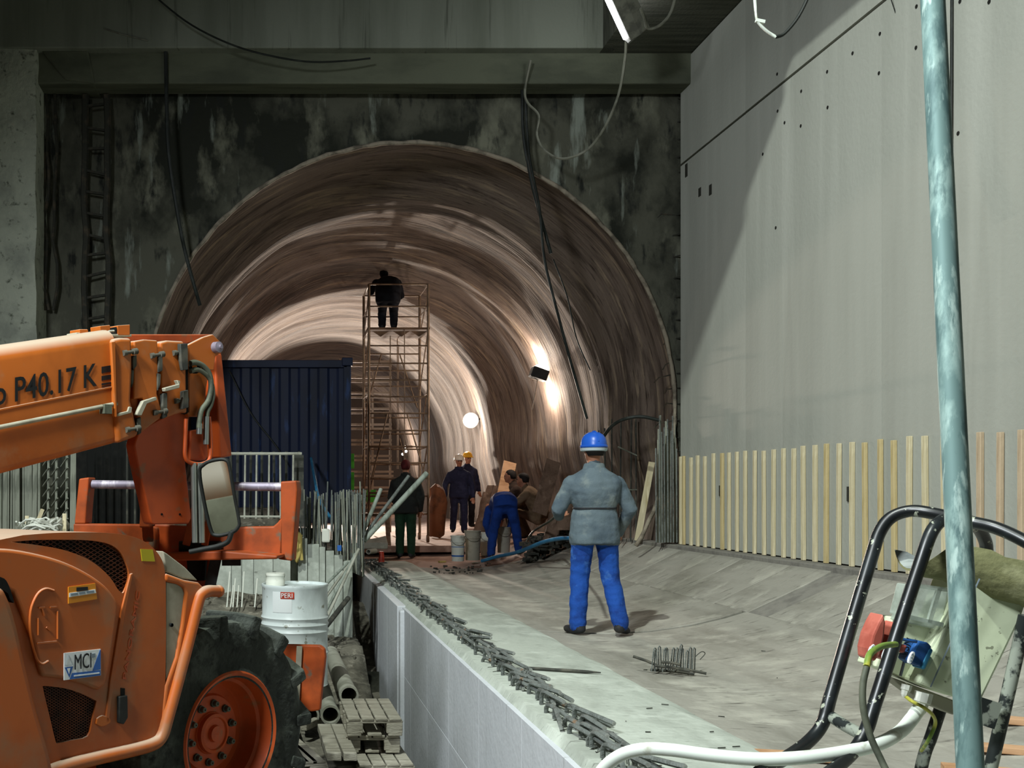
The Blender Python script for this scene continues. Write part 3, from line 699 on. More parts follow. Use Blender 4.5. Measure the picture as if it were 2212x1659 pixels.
m = MB(); V1 = [m.bm.verts.new(p + Vector((0, 0, .79))) for p in lab2]; V2 = [m.bm.verts.new(p + Vector((0, 0, .85))) for p in lab2]
for k in range(6): m.bm.faces.new((V1[k], V1[k + 1], V2[k + 1], V2[k]))
m.obj('red_label', M['red'], dr)
tm = text_mesh('PERI', .058, .0008)
m = MB()
for v in tm.vertices:
    a = R(-115) + v.co.x / (r0 + .006); v.co = Vector((cos(a) * (r0 + .006 + v.co.z), sin(a) * (r0 + .006 + v.co.z), v.co.y))
m.mesh(tm, Matrix.Translation(c0 + Vector((0, 0, .80)))); m.obj('label_lettering', M['decal_w'], dr)
cn = c0 + Vector((-.175, .05, .90 - .02)); can = empty('white_tin', cn, 'small white tin with wire handle on the steel drum', 'tin')
m = MB(); m.lathe(cn, (0, 0, 1), [(0, .01), (0, .085), (.04, .086), (.045, .083), (.085, .083), (.09, .087), (.11, .085), (.11, .01)], 20); m.obj('tin_body', M['white_p'], can, smooth=40)
m = MB(); m.tube([cn + Vector((.086 * cos(a), -.02, .1 - .075 * sin(a))) for a in [pi * k / 8 for k in range(9)]], .003, 4); m.obj('wire_handle', M['rebar_pale'], can)

# ================================================================ PIPES
for i, (px, py, d, x2, d2, r) in enumerate(((754, 1502, 9.2, .58, 11.6, .078), (714, 1545, 9.0, .41, 11.0, .078), (669, 1546, 9.1, .24, 11.0, .078), (628, 1588, 8.8, .04, 10.2, .078))):
    a = P(px, py, d); a.z = max(a.z, gz(a.x, a.y) + r + .02) if i else a.z; e = Vector((x2, d2, a.z)) - a; L = e.length
    m = MB(); m.lathe(a, e, [(L, r - .012), (L, r), (.12, r), (.10, r + .006), (.0, r + .006), (0, r - .012), (L, r - .012)], 22)
    prop(m.obj('drain_pipe', M['pipe'], smooth=40), ['pale grey pipe nearest the ledge wall, beside the pallets', 'middle grey pipe in the bundle beside the pallets', 'grey pipe in the bundle with its open end under the orange plate', 'low grey pipe half hidden by the machine tyre'][i], 'pipe', 'grey pipes beside the ledge wall')

# ================================================================ PALLETS AND BOARDS
def pallet(o, rz, wd, dp, lab, rx=0):
    e = empty('wooden_pallet', o, lab, 'pallet', 'wooden pallets by the ledge wall')
    Mr = Matrix.Rotation(rz, 3, 'Z') @ Matrix.Rotation(rx, 3, 'X')
    def put(c, s, nm):
        m = MB(); m.box(Vector(o) + Mr @ Vector(c), s, Mr); m.obj(nm, M['wood'], e, bevel=.004, segs=1)
    for k in range(3):
        y = -dp / 2 + .05 + k * (dp - .1) / 2
        for x in (-wd / 2 + .065, 0, wd / 2 - .065):
            if x == 0 and k == 0: continue
            put((x, y, .06), (.125, .1, .078), 'block')
        put((0, y, .108), (wd, .09, .02), 'stringer')
    for x in (-wd / 2 + .06, 0, wd / 2 - .06): put((x, 0, .011), (.11, dp, .02), 'bottom_board')
    for k in range(4): put((-wd / 2 + .06 + k * (wd - .12) / 3, 0, .129), (.095, dp, .02), 'deck_board')
    return e
bz = -2.14
pallet((.80, 8.45, bz - .06), R(3), .44, .8, 'lowest wooden pallet in the stack by the ledge wall')
pallet((.755, 8.75, bz + .09), R(-2), .44, .8, 'middle wooden pallet in the stack by the ledge wall')
pallet((.75, 8.7, bz + .233), R(1), .44, .8, 'topmost wooden pallet in the stack by the ledge wall')
pallet((.12, 8.2, bz + .02), R(14), .3, .8, 'narrow broken pallet beside the machine tyre')
for i, (a, c, wd) in enumerate(((P(700, 1565, 8.9), P(722, 1665, 7.9), .11), (P(728, 1555, 8.9), P(757, 1665, 7.9), .10), (P(690, 1570, 9.2), P(655, 1560, 8.9), .06))):
    a.z = bz + .17; c.z = bz + .17
    m = MB(); m.beam(a, c, wd, .06); prop(m.obj('squared_timber', M['wood'], bevel=.006), ['grey squared timber lying between pallets and tyre', 'grey squared timber lying against the pallet stack', 'short timber offcut lying in front of the pipes'][i], 'timber')
m = MB(); m.tube(catmull([P(640, 1628, 8.6), P(655, 1640, 8.5), P(664, 1655, 8.4), P(655, 1675, 8.3)]), .016, 6); prop(m.obj('white_pipe_bend', M['white_p'], smooth=60), 'bent white plastic pipe on the ground by the tyre', 'pipe')

# ================================================================ SCAFFOLD TOWER
yF, yB = 20.0, 21.2; zb = -.96
def SX(px): return (px - VX) / FPX * yF
def SZ(py): return (VY - py) / FPX * yF
xa, xb = SX(797), SX(925)
sc_ = empty('scaffold_tower', ((xa + xb) / 2, 20.6, zb), 'tall narrow mobile scaffold tower of rusty tubes on castors', 'scaffold')
for y in (yF, yB):
    for x in (xa, xb):
        m = MB(); m.tube([(x, y, zb + .14), (x, y, SZ(614))], .026, 8); m.obj('standard', M['scaf'], sc_, smooth=60)
        m = MB(); m.lathe((x - .03, y, zb + .075), (1, 0, 0), [(0, .01), (0, .072), (.045, .072), (.045, .01)], 14); w_ = m.obj('castor', M['plank'], sc_, smooth=40)
        m = MB(); m.beam((x, y, zb + .075), (x, y, zb + .2), .05, .04); m.obj('fork', M['scaf'], w_)
    for py in [614, 662, 747, 785, 821, 857, 893, 930, 965, 1000, 1033, 1072, 1110]:
        m = MB(); m.tube([(xa, y, SZ(py)), (xb, y, SZ(py))], .017, 6); m.obj('rung', M['scaf'], sc_, smooth=60)
    m = MB(); xm = xa + (xb - xa) * (.36 if y == yF else .62); m.tube([(xm, y, SZ(725)), (xm, y, SZ(1010))], .010, 5); m.obj('ladder_rail', M['scaf'], sc_)
    m = MB(); xm = xa + (xb - xa) * .6; m.tube([(xm, y, SZ(712)), (xm, y, SZ(1010))], .010, 5); m.obj('ladder_rail', M['scaf'], sc_)
for x in (xa, xb):
    for py in (614, 662, 712, 1110, 850, 965):
        m = MB(); m.tube([(x, yF, SZ(py)), (x, yB, SZ(py))], .015, 6); m.obj('side_rail', M['scaf'], sc_)
    for (p1, p2) in ((712, 830), (830, 950), (950, 1070), (630, 705)):
        m = MB(); m.tube([(x, yF, SZ(p1)), (x, yB, SZ(p2))], .012, 5); m.obj('side_brace', M['scaf'], sc_)
for (p1, p2, y) in ((893, 1033, yF), (747, 870, yB), (940, 1100, yB)):
    m = MB(); m.tube([(xa + .05, y, SZ(p2)), (xa + .35, y, SZ(p1))], .014, 5); m.obj('brace', M['scaf'], sc_)
    m = MB(); m.tube([(xb - .05, y, SZ(p2)), (xb - .4, y, SZ(p1))], .014, 5); m.obj('brace', M['scaf'], sc_)
for k in range(4):
    m = MB(); m.box(((xa + xb) / 2, yF + .12 + k * .3, SZ(712) + .02), (xb - xa + .06, .28, .04)); m.obj('platform_plank', M['plank'], sc_, bevel=.005)
for xm in (.2, .55, .85):
    m = MB(); m.prism([(xa + (xb - xa) * (xm - .14), yF + .02, SZ(715)), (xa + (xb - xa) * (xm + .14), yF + .02, SZ(715)), (xa + (xb - xa) * xm, yF + .02, SZ(727))], (0, .03, 0)); m.obj('hanging_sheet', M['plank'], sc_)
for py in (965, 1065):
    m = MB(); m.beam((xa - .02, yF - .03, SZ(py)), (xb - .3, yF - .03, SZ(py)), .05, .04); m.obj('toe_board', M['plank'], sc_)

# ================================================================ WHITE FORMWORK FRAME BEHIND THE CONTAINER
def FP(px, py): return P(px, py, 24.5)
fw = empty('formwork_frame', FP(800, 1150), 'white grid of formwork bars standing behind the blue container', 'formwork')
for px in (735, 752, 805, 843):
    m = MB(); m.beam(FP(px, 1150), FP(px, 775 if px in (735, 843) else 800), .045, .045); m.obj('upright', M['scaf_w'], fw)
y = 781
while y < 1120:
    for dy, t in ((0, .035), (9, .02)):
        m = MB(); m.beam(FP(715, y + dy), FP(846 if y < 1000 else 850, y + dy), t, .05); m.obj('cross_bar', M['scaf_w'], fw)
    y += 34
for (x0_, y0_, x1_, y1_) in ((748, 980, 765, 1012), (748, 1020, 765, 1058), (792, 1058, 812, 1085)):
    m = MB(); a = P(x0_, y0_, 21.6); c = P(x1_, y1_, 21.6); m.box((a + c) / 2, (c.x - a.x, .05, a.z - c.z)); prop(m.obj('green_board', M['green'], bevel=.005), ['bright green board stacked highest behind the container', 'bright green board below another green board behind the container', 'bright green board at the foot of the scaffold tower'][(0, 1, 2)[[748, 748, 792].index(x0_) if y0_ < 1000 or x0_ == 792 else 1]], 'board')
# ================================================================ THINGS IN THE TUNNEL
def bucket(px, ytop, ybot, d, mat, lab, rr, bands=True):
    base = P(px, ybot, d); H = (ybot - ytop) / FPX * d
    e = empty('bucket', base, lab, 'bucket', 'buckets on the tunnel floor')
    m = MB(); m.lathe(base, (0, 0, 1), [(0, .01), (0, rr * .86), (H * .72, rr * .96), (H * .74, rr * 1.03), (H * .80, rr * 1.03), (H * .82, rr * .98), (H * .95, rr), (H * .96, rr * 1.05), (H, rr * 1.05), (H, rr * .97), (H * .3, rr * .85), (H * .3, .01)], 22); m.obj('pail', mat, e, smooth=40)
    if bands:
        m = MB(); m.lathe(base, (0, 0, 1), [(H * .18, rr * .893), (H * .24, rr * .902)], 22); m.obj('blue_band', M['decal_b'], e)
        m = MB(); m.lathe(base, (0, 0, 1), [(H * .55, rr * .942), (H * .575, rr * .945)], 22); m.obj('blue_band', M['decal_b'], e)
    m = MB(); m.tube([base + Vector((rr * 1.05 * cos(a), -.1 * sin(a) - rr * .3, H * .9 - rr * 1.0 * sin(a))) for a in [pi * k / 8 for k in range(9)]], .004, 4); m.obj('bail', M['rebar_dark'], e)
bucket(989, 1157, 1212, 17.6, M['white_p'], 'white plastic pail with blue bands before the white-helmeted worker', .115)
bucket(1021, 1146, 1210, 17.9, M['grey_p'], 'mortar-splashed grey pail beside the white pail', .135, False)
bucket(1088, 1138, 1194, 18.4, M['grey_p'], 'tall grey pail between the feet of the bending worker', .12, False)
bucket(1050, 1150, 1200, 18.8, M['white_p'], 'white pail half hidden behind the mortar-splashed pail', .11, False)
m = MB(); m.tube(catmull([P(1040, 1212, 17.2), P(1075, 1202, 17.0), P(1120, 1192, 16.2), P(1170, 1172, 15.2), P(1210, 1163, 14.5), P(1245, 1163, 14.0)]), .028, 8); prop(m.obj('blue_hose', M['blue_hose'], smooth=60), 'blue water hose lying on the end of the concrete invert', 'hose')
m = MB(); m.tube(catmull([P(1128, 1187, 17.5), P(1150, 1150, 17.6), P(1195, 1120, 15), P(1225, 1075, 11.5), P(1230, 1056, 9.6)]), .018, 7); prop(m.obj('grey_hose', M['hose'], smooth=60), 'grey hose running to the hand of the blue-helmeted worker', 'hose')
def board(a, c, wd, th, mat, lab, name='leaning_panel', cat='board', up=(0, 1, 0)):
    m = MB(); m.beam(a, c, wd, th, up=up); return prop(m.obj(name, mat, bevel=.006), lab, cat)
board(P(1080, 1106, 21.0), P(1102, 998, 21.3), .26, .03, M['ply'], 'tan plywood sheet propped behind the bending worker', 'plywood_sheet')
board(P(1165, 1110, 18.2), P(1196, 995, 18.5), .26, .02, M['sheet'], 'dark bent sheet leaning on the tunnel side near the floodlight', 'bent_sheet', 'sheet')
for i, (px, py, d, s_) in enumerate(((1040, 1085, 22.5, .55), (1062, 1070, 21.6, .5), (1195, 1085, 17.0, .5), (1218, 1070, 16.6, .45), (1046, 1066, 23.3, .45))):
    c = P(px, py, d); m = MB(); rr = random.Random(i)
    m.loft([[c + Vector((cos(a) * s_ * .30 * (1.1 - t * .5) * rr.uniform(.8, 1.2) + t * .15, sin(a) * s_ * .25 * rr.uniform(.8, 1.1), (t - .75) * s_ * 1.6)) for a in [2 * pi * k / 9 for k in range(9)]] for t in (0, .25, .5, .75, 1)])
    prop(m.obj('rolled_sheet', M['sheet'], smooth=60), ['crumpled brown sheet roll behind the tan plywood sheet', 'tall crumpled sheet roll touching the tan plywood sheet', 'crumpled sheet roll right behind the blue-helmeted worker', 'narrow sheet roll leaning beside the blue-helmeted worker', 'distant crumpled sheet roll under the yellow helmet'][i], 'sheet')
m = MB()
for i in range(150):
    px = random.uniform(1135, 1235); py = random.uniform(1085, 1150); d = 17.2 + random.uniform(-.6, .6); c = P(px, py, d); c.z = tz(c.x, d) + random.uniform(0, .28)
    m.box(c, (random.uniform(.03, .22), random.uniform(.03, .1), random.uniform(.02, .07)), Matrix.Rotation(random.uniform(0, 3), 3, 'Z') @ Matrix.Rotation(random.uniform(-.5, .5), 3, 'X'))
prop(m.obj('scrap_heap', M['rebar_dark']), 'dark heap of scrap behind the grey hose', 'heap', kind='stuff')
m = MB()
for i in range(46):
    px = random.uniform(925, 1060); d = random.uniform(16.2, 17.9); x = (px - 600) / FPX * d; r = random.uniform(.008, .026)
    m.box((x, d, fz(x) + r * .5), (r * random.uniform(1, 3), r, r), Matrix.Rotation(random.uniform(0, 3), 3, 'Z'))
prop(m.obj('litter', M['rebar_dark']), 'small litter on the floor around the pails', 'litter', kind='stuff')
for (px, py, mt, lab) in ((972, 1211, 'red', 'orange-red offcut on the floor beside the white pail'), (955, 1214, 'yellow', 'yellow offcut on the floor beside the white pail'), (1028, 1217, 'white_p', 'white offcut on the floor before the grey pail')):
    m = MB(); p = PZ(px, py, -1.22); m.box(p, (.13, .06, .04), Matrix.Rotation(.4, 3, 'Z')); prop(m.obj('offcut', M[mt], bevel=.006), lab, 'offcut')
rr = random.Random(3)
m = MB(); c = P(945, 1072, 23); m.loft([[c + Vector((cos(a) * .2 * s1 * rr.uniform(.7, 1.3), sin(a) * .2, z * .9 + rr.uniform(-.05, .05))) for a in [2 * pi * k / 9 for k in range(9)]] for s1, z in ((.8, -.95), (.9, -.5), (.9, -.1), (.7, .18), (.2, .25))]); prop(m.obj('orange_tarp', M['tarp'], smooth=60), 'rust-orange tarpaulin bundle behind the white-helmeted worker', 'tarpaulin')
cone = PZ(824, 1217, -1.2)
ce = empty('red_beaker', cone, 'small red upturned plastic beaker standing on the ledge', 'beaker')
m = MB(); m.lathe(cone, (0, 0, 1), [(0, .062), (.012, .062), (.014, .052), (.19, .040), (.2, .036), (.2, .004)], 18); m.obj('beaker_body', M['red'], ce, smooth=40)
m = MB(); m.lathe(cone, (0, 0, 1), [(0, .066), (.016, .066)], 18); m.obj('rim', M['red'], ce)
# cement bag on the ledge end
c = P(800, 1176, 17.8); m = MB(); m.loft([[c + Vector((x, sy * .16, -.07 + z)) for sy, z in ((-1, 0), (1, 0), (1, .1 + .03 * t), (0, .16), (-1, .1))] for t, x in enumerate((-.22, -.1, .05, .18, .28))]); prop(m.obj('cement_bag', M['grey_p'], bevel=.02, smooth=60), 'pale slumped cement bag at the far ledge end', 'bag')
a = P(796, 1192, 17.3); m = MB(); m.lathe(a, (.5, 1, 0), [(0, .03), (0, .042), (.3, .042), (.3, .03), (0, .03)], 14); prop(m.obj('pipe_stub', M['pipe'], smooth=40), 'short open pipe stub in front of the cement bag', 'pipe')
# work table under scaffold tower, dim clutter
tb = empty('work_bench', P(800, 1150, 19.4), 'low timber work bench at the foot of the scaffold tower', 'bench')
m = MB(); m.box(P(810, 1112, 19.4), (.55, .4, .05)); m.obj('bench_top', M['plank'], tb, bevel=.005)
for sx in (-.22, .22):
    for sy in (-.15, .15):
        m = MB(); p = P(810, 1112, 19.4); m.beam((p.x + sx, 19.4 + sy, p.z), (p.x + sx * 1.15, 19.4 + sy, -1.02), .05, .05); m.obj('leg', M['plank'], tb)

# ================================================================ LAMPS
# bright flood lamp on the right tunnel side facing the portal
c = P(1017, 908, 26.3)
fl = empty('halogen_lamp', c, 'glaring round halogen lamp on the far tunnel side', 'lamp')
m = MB(); m.lathe(c + Vector((0, .02, 0)), (-.15, -1, 0), [(-.12, .02), (-.1, .12), (0, .19), (.015, .19)], 24); m.obj('reflector', M['lampbody'], fl, smooth=40)
m = MB(); m.lathe(c, (-.15, -1, 0), [(0.0, .175), (.03, .15), (.05, .08), (.055, .002)], 24); m.obj('lamp_face', M['lampglass'], fl, smooth='all')
m = MB(); m.beam(c + Vector((.05, .1, 0)), c + Vector((.28, .12, .05)), .04, .04); m.obj('bracket', M['lampbody'], fl)
light('halogen_light', 'POINT', c + Vector((-.45, -.5, 0)), 170, (1.0, .90, .80), .12)
# black floodlight on the tunnel side turned to the wall
c = P(1164, 808, 19.35)
fb = empty('wall_floodlight', c, 'black floodlight on the tunnel side shining onto the wall', 'lamp')
Rm = Matrix.Rotation(R(20), 3, 'Y')
m = MB(); m.box(c, (.30, .24, .20), Rm); m.obj('housing', M['black'], fb, bevel=.02)
m = MB(); m.box(c + Rm @ Vector((.02, .02, .125)), (.22, .18, .05), Rm); m.obj('upper_glass', M['lampglass2'], fb)
m = MB(); m.tube([c + Vector((-.02, 0, -.06)), P(1158, 840, 19.35), P(1150, 885, 19.4)], .012, 6); m.obj('cable', M['scaf_w'], fb)
m = MB(); m.tube([c + Vector((-.11, 0, .02)), c + Vector((-.13, 0, -.08)), c + Vector((.1, 0, -.12))], .010, 6); m.obj('yoke', M['scaf_w'], fb)
light('wall_flood_light', 'POINT', c + Vector((-.02, .22, .30)), 75, (1.0, .84, .70), .06)
light('wall_flood_light_low', 'POINT', c + Vector((.14, .16, -.38)), 75, (1.0, .84, .70), .06)
# unseen lamp added behind the container to brighten the left tunnel wall
c = Vector((-.4, 25.2, 1.2))
fh = empty('hidden_fill_lamp', c, 'added unseen lamp on a stand behind the blue container', 'lamp')
m = MB(); m.box(c, (.3, .14, .24)); m.obj('housing', M['black'], fh, bevel=.02)
m = MB(); m.box(c + Vector((0, .08, 0)), (.24, .02, .18)); m.obj('glass', M['lampglass2'], fh)
m = MB(); m.tube([c, (c.x, c.y, -1.0)], .02, 6); m.obj('stand', M['black'], fh)
light('deep_fill_spot', 'SPOT', (2.55, 41.0, 1.2), 18500, (1.0, .83, .68), .25, (1.7, 14.0, 1.9), 34, .5)  # added spot that brings out the tunnel rings, apart from the festoon bulbs
light('festoon_glow', 'POINT', (4.1, 38.5, 1.6), 170, (1.0, .9, .82), .12)
fe = empty('deep_fill_lamp', (2.55, 41.5, -1.0), 'added unseen lamp on a stand at the far tunnel end', 'lamp')  # hidden fixture added to go with the deep spot
m = MB(); m.box((2.55, 41.5, 1.2), (.34, .2, .28)); m.obj('housing', M['black'], fe, bevel=.02)
m = MB(); m.box((2.55, 41.39, 1.2), (.28, .02, .22)); m.obj('glass', M['lampglass2'], fe)
m = MB(); m.tube([(2.55, 41.5, 1.1), (2.55, 41.5, -1.0)], .03, 8); m.obj('stand', M['black'], fe)
light('hidden_fill_light', 'POINT', c + Vector((0, .45, .15)), 200, (1.0, .87, .76), .12)  # fill light of the added lamp behind the container
# small distant lights by the maroon cap
for i, (px, py) in enumerate(((875, 965), (877, 975), (870, 981))):
    c = P(px, py, 40); m = MB(); m.ball(c, .05, 10, 7); prop(m.obj('festoon_bulb', M['lampglass2'], smooth='all'), 'tiny glowing bulb far down the tunnel above the maroon cap', 'lamp', 'distant festoon bulbs')
# hanging fluorescent work light
a = P(1308, -40, 11.2); c = P(1362, 78, 11.8); ax = (c - a).normalized(); sd = Vector((1, 0, .45)).normalized(); sd = (sd - ax * sd.dot(ax)).normalized(); nn = ax.cross(sd)
fu = empty('fluorescent_lamp', c, 'lit fluorescent work lamp hanging below the slab', 'lamp')
m = MB()
K_ = 1.56
def sect(o): return [o - sd * .02 * K_, o + sd * .13 * K_, o + sd * .13 * K_ + nn * .06, o + sd * .05 * K_ + nn * .09, o - sd * .02 * K_ + nn * .06]
m.loft([sect(a), sect(c)]); m.obj('housing', M['lampbody'], fu, bevel=.006)
m = MB(); m.tube([a - sd * .045 - nn * .03, c - sd * .045 - nn * .03], .03, 10); m.obj('tube', M['tubelight'], fu, smooth=50)
light('fluorescent_light', 'POINT', (a + c) / 2 - sd * .2 - nn * .15, 9, (.92, 1.0, .95), .2)
m = MB(); m.loft([[o + sd * .0 for o in (c - sd * .07 - nn * .045, c + sd * .2 - nn * .01, c + sd * .2 + nn * .06, c - sd * .07 + nn * .06)], [o + ax * .02 for o in (c - sd * .07 - nn * .045, c + sd * .2 - nn * .01, c + sd * .2 + nn * .06, c - sd * .07 + nn * .06)]]); m.obj('end_cap', M['lampbody'], fu)

# ================================================================ HANGING CABLES
def cable(pts, r, mat, lab, k=5):
    m = MB(); m.tube(catmull([P(*p) for p in pts], k), r, 6); return prop(m.obj('hanging_cable', M[mat], smooth=60), lab, 'cable')
cable([(358, 108, 12.98), (360, 220, 13.0), (364, 330, 13.0), (385, 470, 13.1), (404, 560, 13.2), (432, 660, 13.3)], .026, 'cable_b', 'thick black cable hanging down the wall left of the tunnel mouth')
cable([(320, -20, 12.6), (400, 45, 12.6), (480, 88, 12.6), (560, 115, 12.65), (660, 133, 12.7), (740, 132, 12.75), (800, 126, 12.8)], .011, 'cable_b', 'thin dark cable sagging across the upper beam')
cable([(225, 62, 12.85), (270, 76, 12.85), (320, 88, 12.85)], .009, 'cable_w', 'faint pale wire lying on the upper beam')
cable([(1128, 195, 13.1), (1132, 300, 13.2), (1150, 400, 13.25), (1168, 470, 13.3), (1190, 548, 13.3)], .022, 'cable_b', 'short thick black cable dangling over the tunnel mouth')
cable([(1135, 200, 13.05), (1142, 330, 13.1), (1165, 450, 13.15), (1176, 560, 13.2), (1200, 660, 13.2), (1235, 790, 13.2), (1268, 905, 13.2)], .018, 'cable_b', 'long black cable dangling down the right side of the tunnel mouth')
cable([(1195, 560, 13.6), (1225, 640, 13.6), (1245, 730, 13.6), (1275, 800, 13.6)], .009, 'cable_b', 'thin wire dangling beside the long black cable')
cable([(1353, 84, 11.85), (1350, 130, 12.0), (1336, 205, 12.2), (1308, 272, 12.4), (1270, 322, 12.7), (1218, 343, 12.8), (1178, 326, 12.9), (1160, 292, 12.9), (1164, 250, 12.95), (1140, 222, 13.0), (1134, 195, 13.0), (1146, 130, 12.9)], .016, 'cable_w', 'pale cable looping from the fluorescent lamp to the lower beam')
cable([(1462, -20, 11.3), (1448, 28, 11.4), (1425, 55, 11.4), (1400, 62, 11.4), (1393, 40, 11.3), (1384, 18, 11.2)], .016, 'cable_w', 'pale flex looping behind the fluorescent lamp')
cable([(1629, -20, 6.0), (1633, 30, 6.0), (1638, 48, 6.0), (1655, 66, 6.0), (1676, 80, 6.0)], .008, 'conduit', 'thin white wire hanging in front of the tall wall')
cable([(1676, 80, 6.0), (1695, 72, 6.0), (1725, 35, 6.0), (1752, -20, 6.0)], .010, 'cable_b', 'black wire joined to the thin white wire')
m = MB(); m.box(P(1642, 46, 6.0), (.05, .02, .018), Matrix.Rotation(.2, 3, 'Y')); prop(m.obj('wire_tag', M['conduit']), 'little white tag on the thin white wire', 'tag')
cable([(1793, -20, 10.0), (1793, 60, 10.0), (1795, 104, 10.0)], .009, 'cable_b', 'straight dark wire hanging onto the wall joint')
cable([(1922, -10, 8.7), (1945, 60, 8.7), (1970, 140, 8.6), (1995, 182, 8.5)], .004, 'cable_b', 'hair-thin wire slanting across the tall wall')
cable([(2056, -20, 7.95), (2055, 200, 7.95), (2053, 380, 7.95), (2049, 520, 7.95)], .010, 'cable_b', 'thin dark cable hanging straight behind the galvanised tube')

# ================================================================ SPACER HEAP, LONE BAR, BOARDS ON THE FLOOR
base = PZ(1450, 1450, -1.26)
hp_ = empty('rebar_spacer', base, 'little bundle of rebar offcuts with bristling wire loops on the floor', 'rebar')
for i, (a, c) in enumerate((((1368, 1418), (1425, 1440)), ((1405, 1447), (1500, 1462)), ((1440, 1440), (1526, 1455)), ((1415, 1438), (1490, 1450)), ((1430, 1430), (1470, 1436)))):
    p = P(*a, 7.4 - i * .03); q = P(*c, 7.3 - i * .03); p.z = max(p.z, -1.245); q.z = max(q.z, -1.245)
    m = MB(); m.tube([p, (p + q) / 2 + Vector((0, 0, .005)), q], .010, 6); m.obj('bar', M['rebar_dark'], hp_)
for i in range(12):
    px = 1410 + i * 8; p = P(px, 1450, 7.3 + (i % 3) * .06); t = P(px + random.uniform(-6, 6), 1395 + random.uniform(0, 14), 7.3 + (i % 3) * .06); p.z = max(p.z, -1.25)
    m = MB(); sx = Vector((.012, .01, 0)); m.tube([p - sx, t - sx, t + Vector((0, 0, .012)), t + sx, p + sx], .0045, 5); m.obj('wire_loop', M['rebar'], hp_)
m = MB(); m.tube(catmull([P(1500, 1420, 7.3), P(1515, 1408, 7.3), P(1523, 1412, 7.3), P(1512, 1425, 7.3)]), .003, 4); m.obj('wire_end', M['wire'], hp_)
a = PZ(1132, 1443, -1.185); c = PZ(1298, 1453, -1.185)
m = MB(); m.tube([a, a.lerp(c, .8), c], [.012, .012, .004], 6); prop(m.obj('lone_bar', M['rebar_dark']), 'single dark pointed bar lying across the ledge', 'bar')
for i, (px, py, L, rz) in enumerate(((2180, 1612, .35, 2.7), (2150, 1652, .4, 2.75), (1720, 1640, .35, 2.9), (2195, 1570, .12, 2.6))):
    p = PZ(px, py, fz(1.0 * (px - 600) / FPX * 5.2) + .01); m = MB(); m.box((p.x, p.y, fz(p.x) + .017), (L, .09, .03), Matrix.Rotation(rz, 3, 'Z')); prop(m.obj('floor_board', M['ply'], bevel=.003), ['reddish board lying behind the cable stand', 'reddish board nearest the foot of the cable stand', 'reddish board under the white conduit', 'small wooden chip behind the cable stand'][i], 'board')
for i in range(16):
    px, py = random.uniform(1250, 1700), random.uniform(1400, 1640)
    p = PZ(px, py, -1.22); x = p.x
    if x < 2.4 and x > 2.2: continue
    z = -1.197 if x < 2.28 else fz(x)
    m = MB(); m.tube([(x, p.y, z + .004), (x + random.uniform(-.04, .04), p.y + random.uniform(-.02, .02), z + .004)], .003, 4); prop(m.obj('wire_scrap', M['wire']), 'bit of tie wire lying on the concrete', 'wire', 'scattered wire scraps')

# ================================================================ GALVANISED PROP TUBE
t0 = P(2012, -60, 2.52); t1 = P(2096, 1660, 2.2); e = (t1 - t0).normalized(); bot = t1 + e * ((-1.19 - t1.z) / e.z)
gp = empty('galvanised_prop', bot, 'weathered galvanised steel tube standing upright in the foreground', 'tube')
m = MB(); top = t0 - e * .8; m.tube([top.lerp(bot, k / 14) for k in range(15)], .0255, 18); m.obj('prop_tube', M['galv'], gp, smooth=60)
m = MB(); m.box(bot + Vector((0, 0, .004)), (.14, .14, .008)); m.obj('foot_plate', M['galv'], gp)

# ================================================================ POWER DISTRIBUTION STAND
D0 = 3.0
st = empty('power_stand', (P(1960, 1659, D0).x, D0, -1.22), 'black tube stand carrying a cream power distribution box', 'power box')
def tb_(pts, r, mat, nm='frame_tube', par=st):
    m = MB(); m.tube(catmull([P(*p) for p in pts], 7), r, 12); return m.obj(nm, mat, par, smooth=60)
tb_([(1640, 1668, 2.85), (1693, 1640, 2.95), (1745, 1603, 3.03), (1777, 1562, 3.06), (1795, 1500, 3.08), (1835, 1362, 3.14), (1882, 1205, 3.2), (1900, 1150, 3.22), (1925, 1118, 3.22), (1965, 1104, 3.2), (2010, 1108, 3.16), (2090, 1126, 3.1), (2150, 1140, 3.04), (2212, 1168, 2.98), (2290, 1215, 2.9)], .0185, M['tubeblack'])
tb_([(1740, 1705, 2.72), (1810, 1655, 2.82), (1850, 1615, 2.88), (1872, 1575, 2.9), (1890, 1520, 2.92), (1940, 1362, 2.96), (1985, 1225, 3.0), (2012, 1150, 3.02), (2040, 1122, 3.05), (2075, 1120, 3.1), (2110, 1138, 3.16), (2128, 1168, 3.2), (2132, 1195, 3.22)], .0178, M['tubeblack'])
tb_([(1795, 1548, 3.06), (1830, 1570, 2.98), (1868, 1590, 2.9)], .0165, M['tubeworn'], 'cross_tube')
tb_([(2215, 1330, 3.0), (2195, 1420, 3.02), (2170, 1530, 3.03), (2140, 1659, 3.05), (2090, 1880, 3.08), (2080, 1960, 3.08)], .0175, M['tubeworn'], 'rear_leg')
tb_([(2035, 1520, 3.25), (2012, 1590, 3.25), (1990, 1659, 3.25), (1950, 1880, 3.25), (1945, 1920, 3.25)], .0175, M['tubeworn'], 'rear_leg')
m = MB(); m.box(P(2132, 1540, 3.0), (.06, .012, .075), Matrix.Rotation(R(18), 3, 'Y')); m.obj('bracket_plate', M['tubeworn'], st)
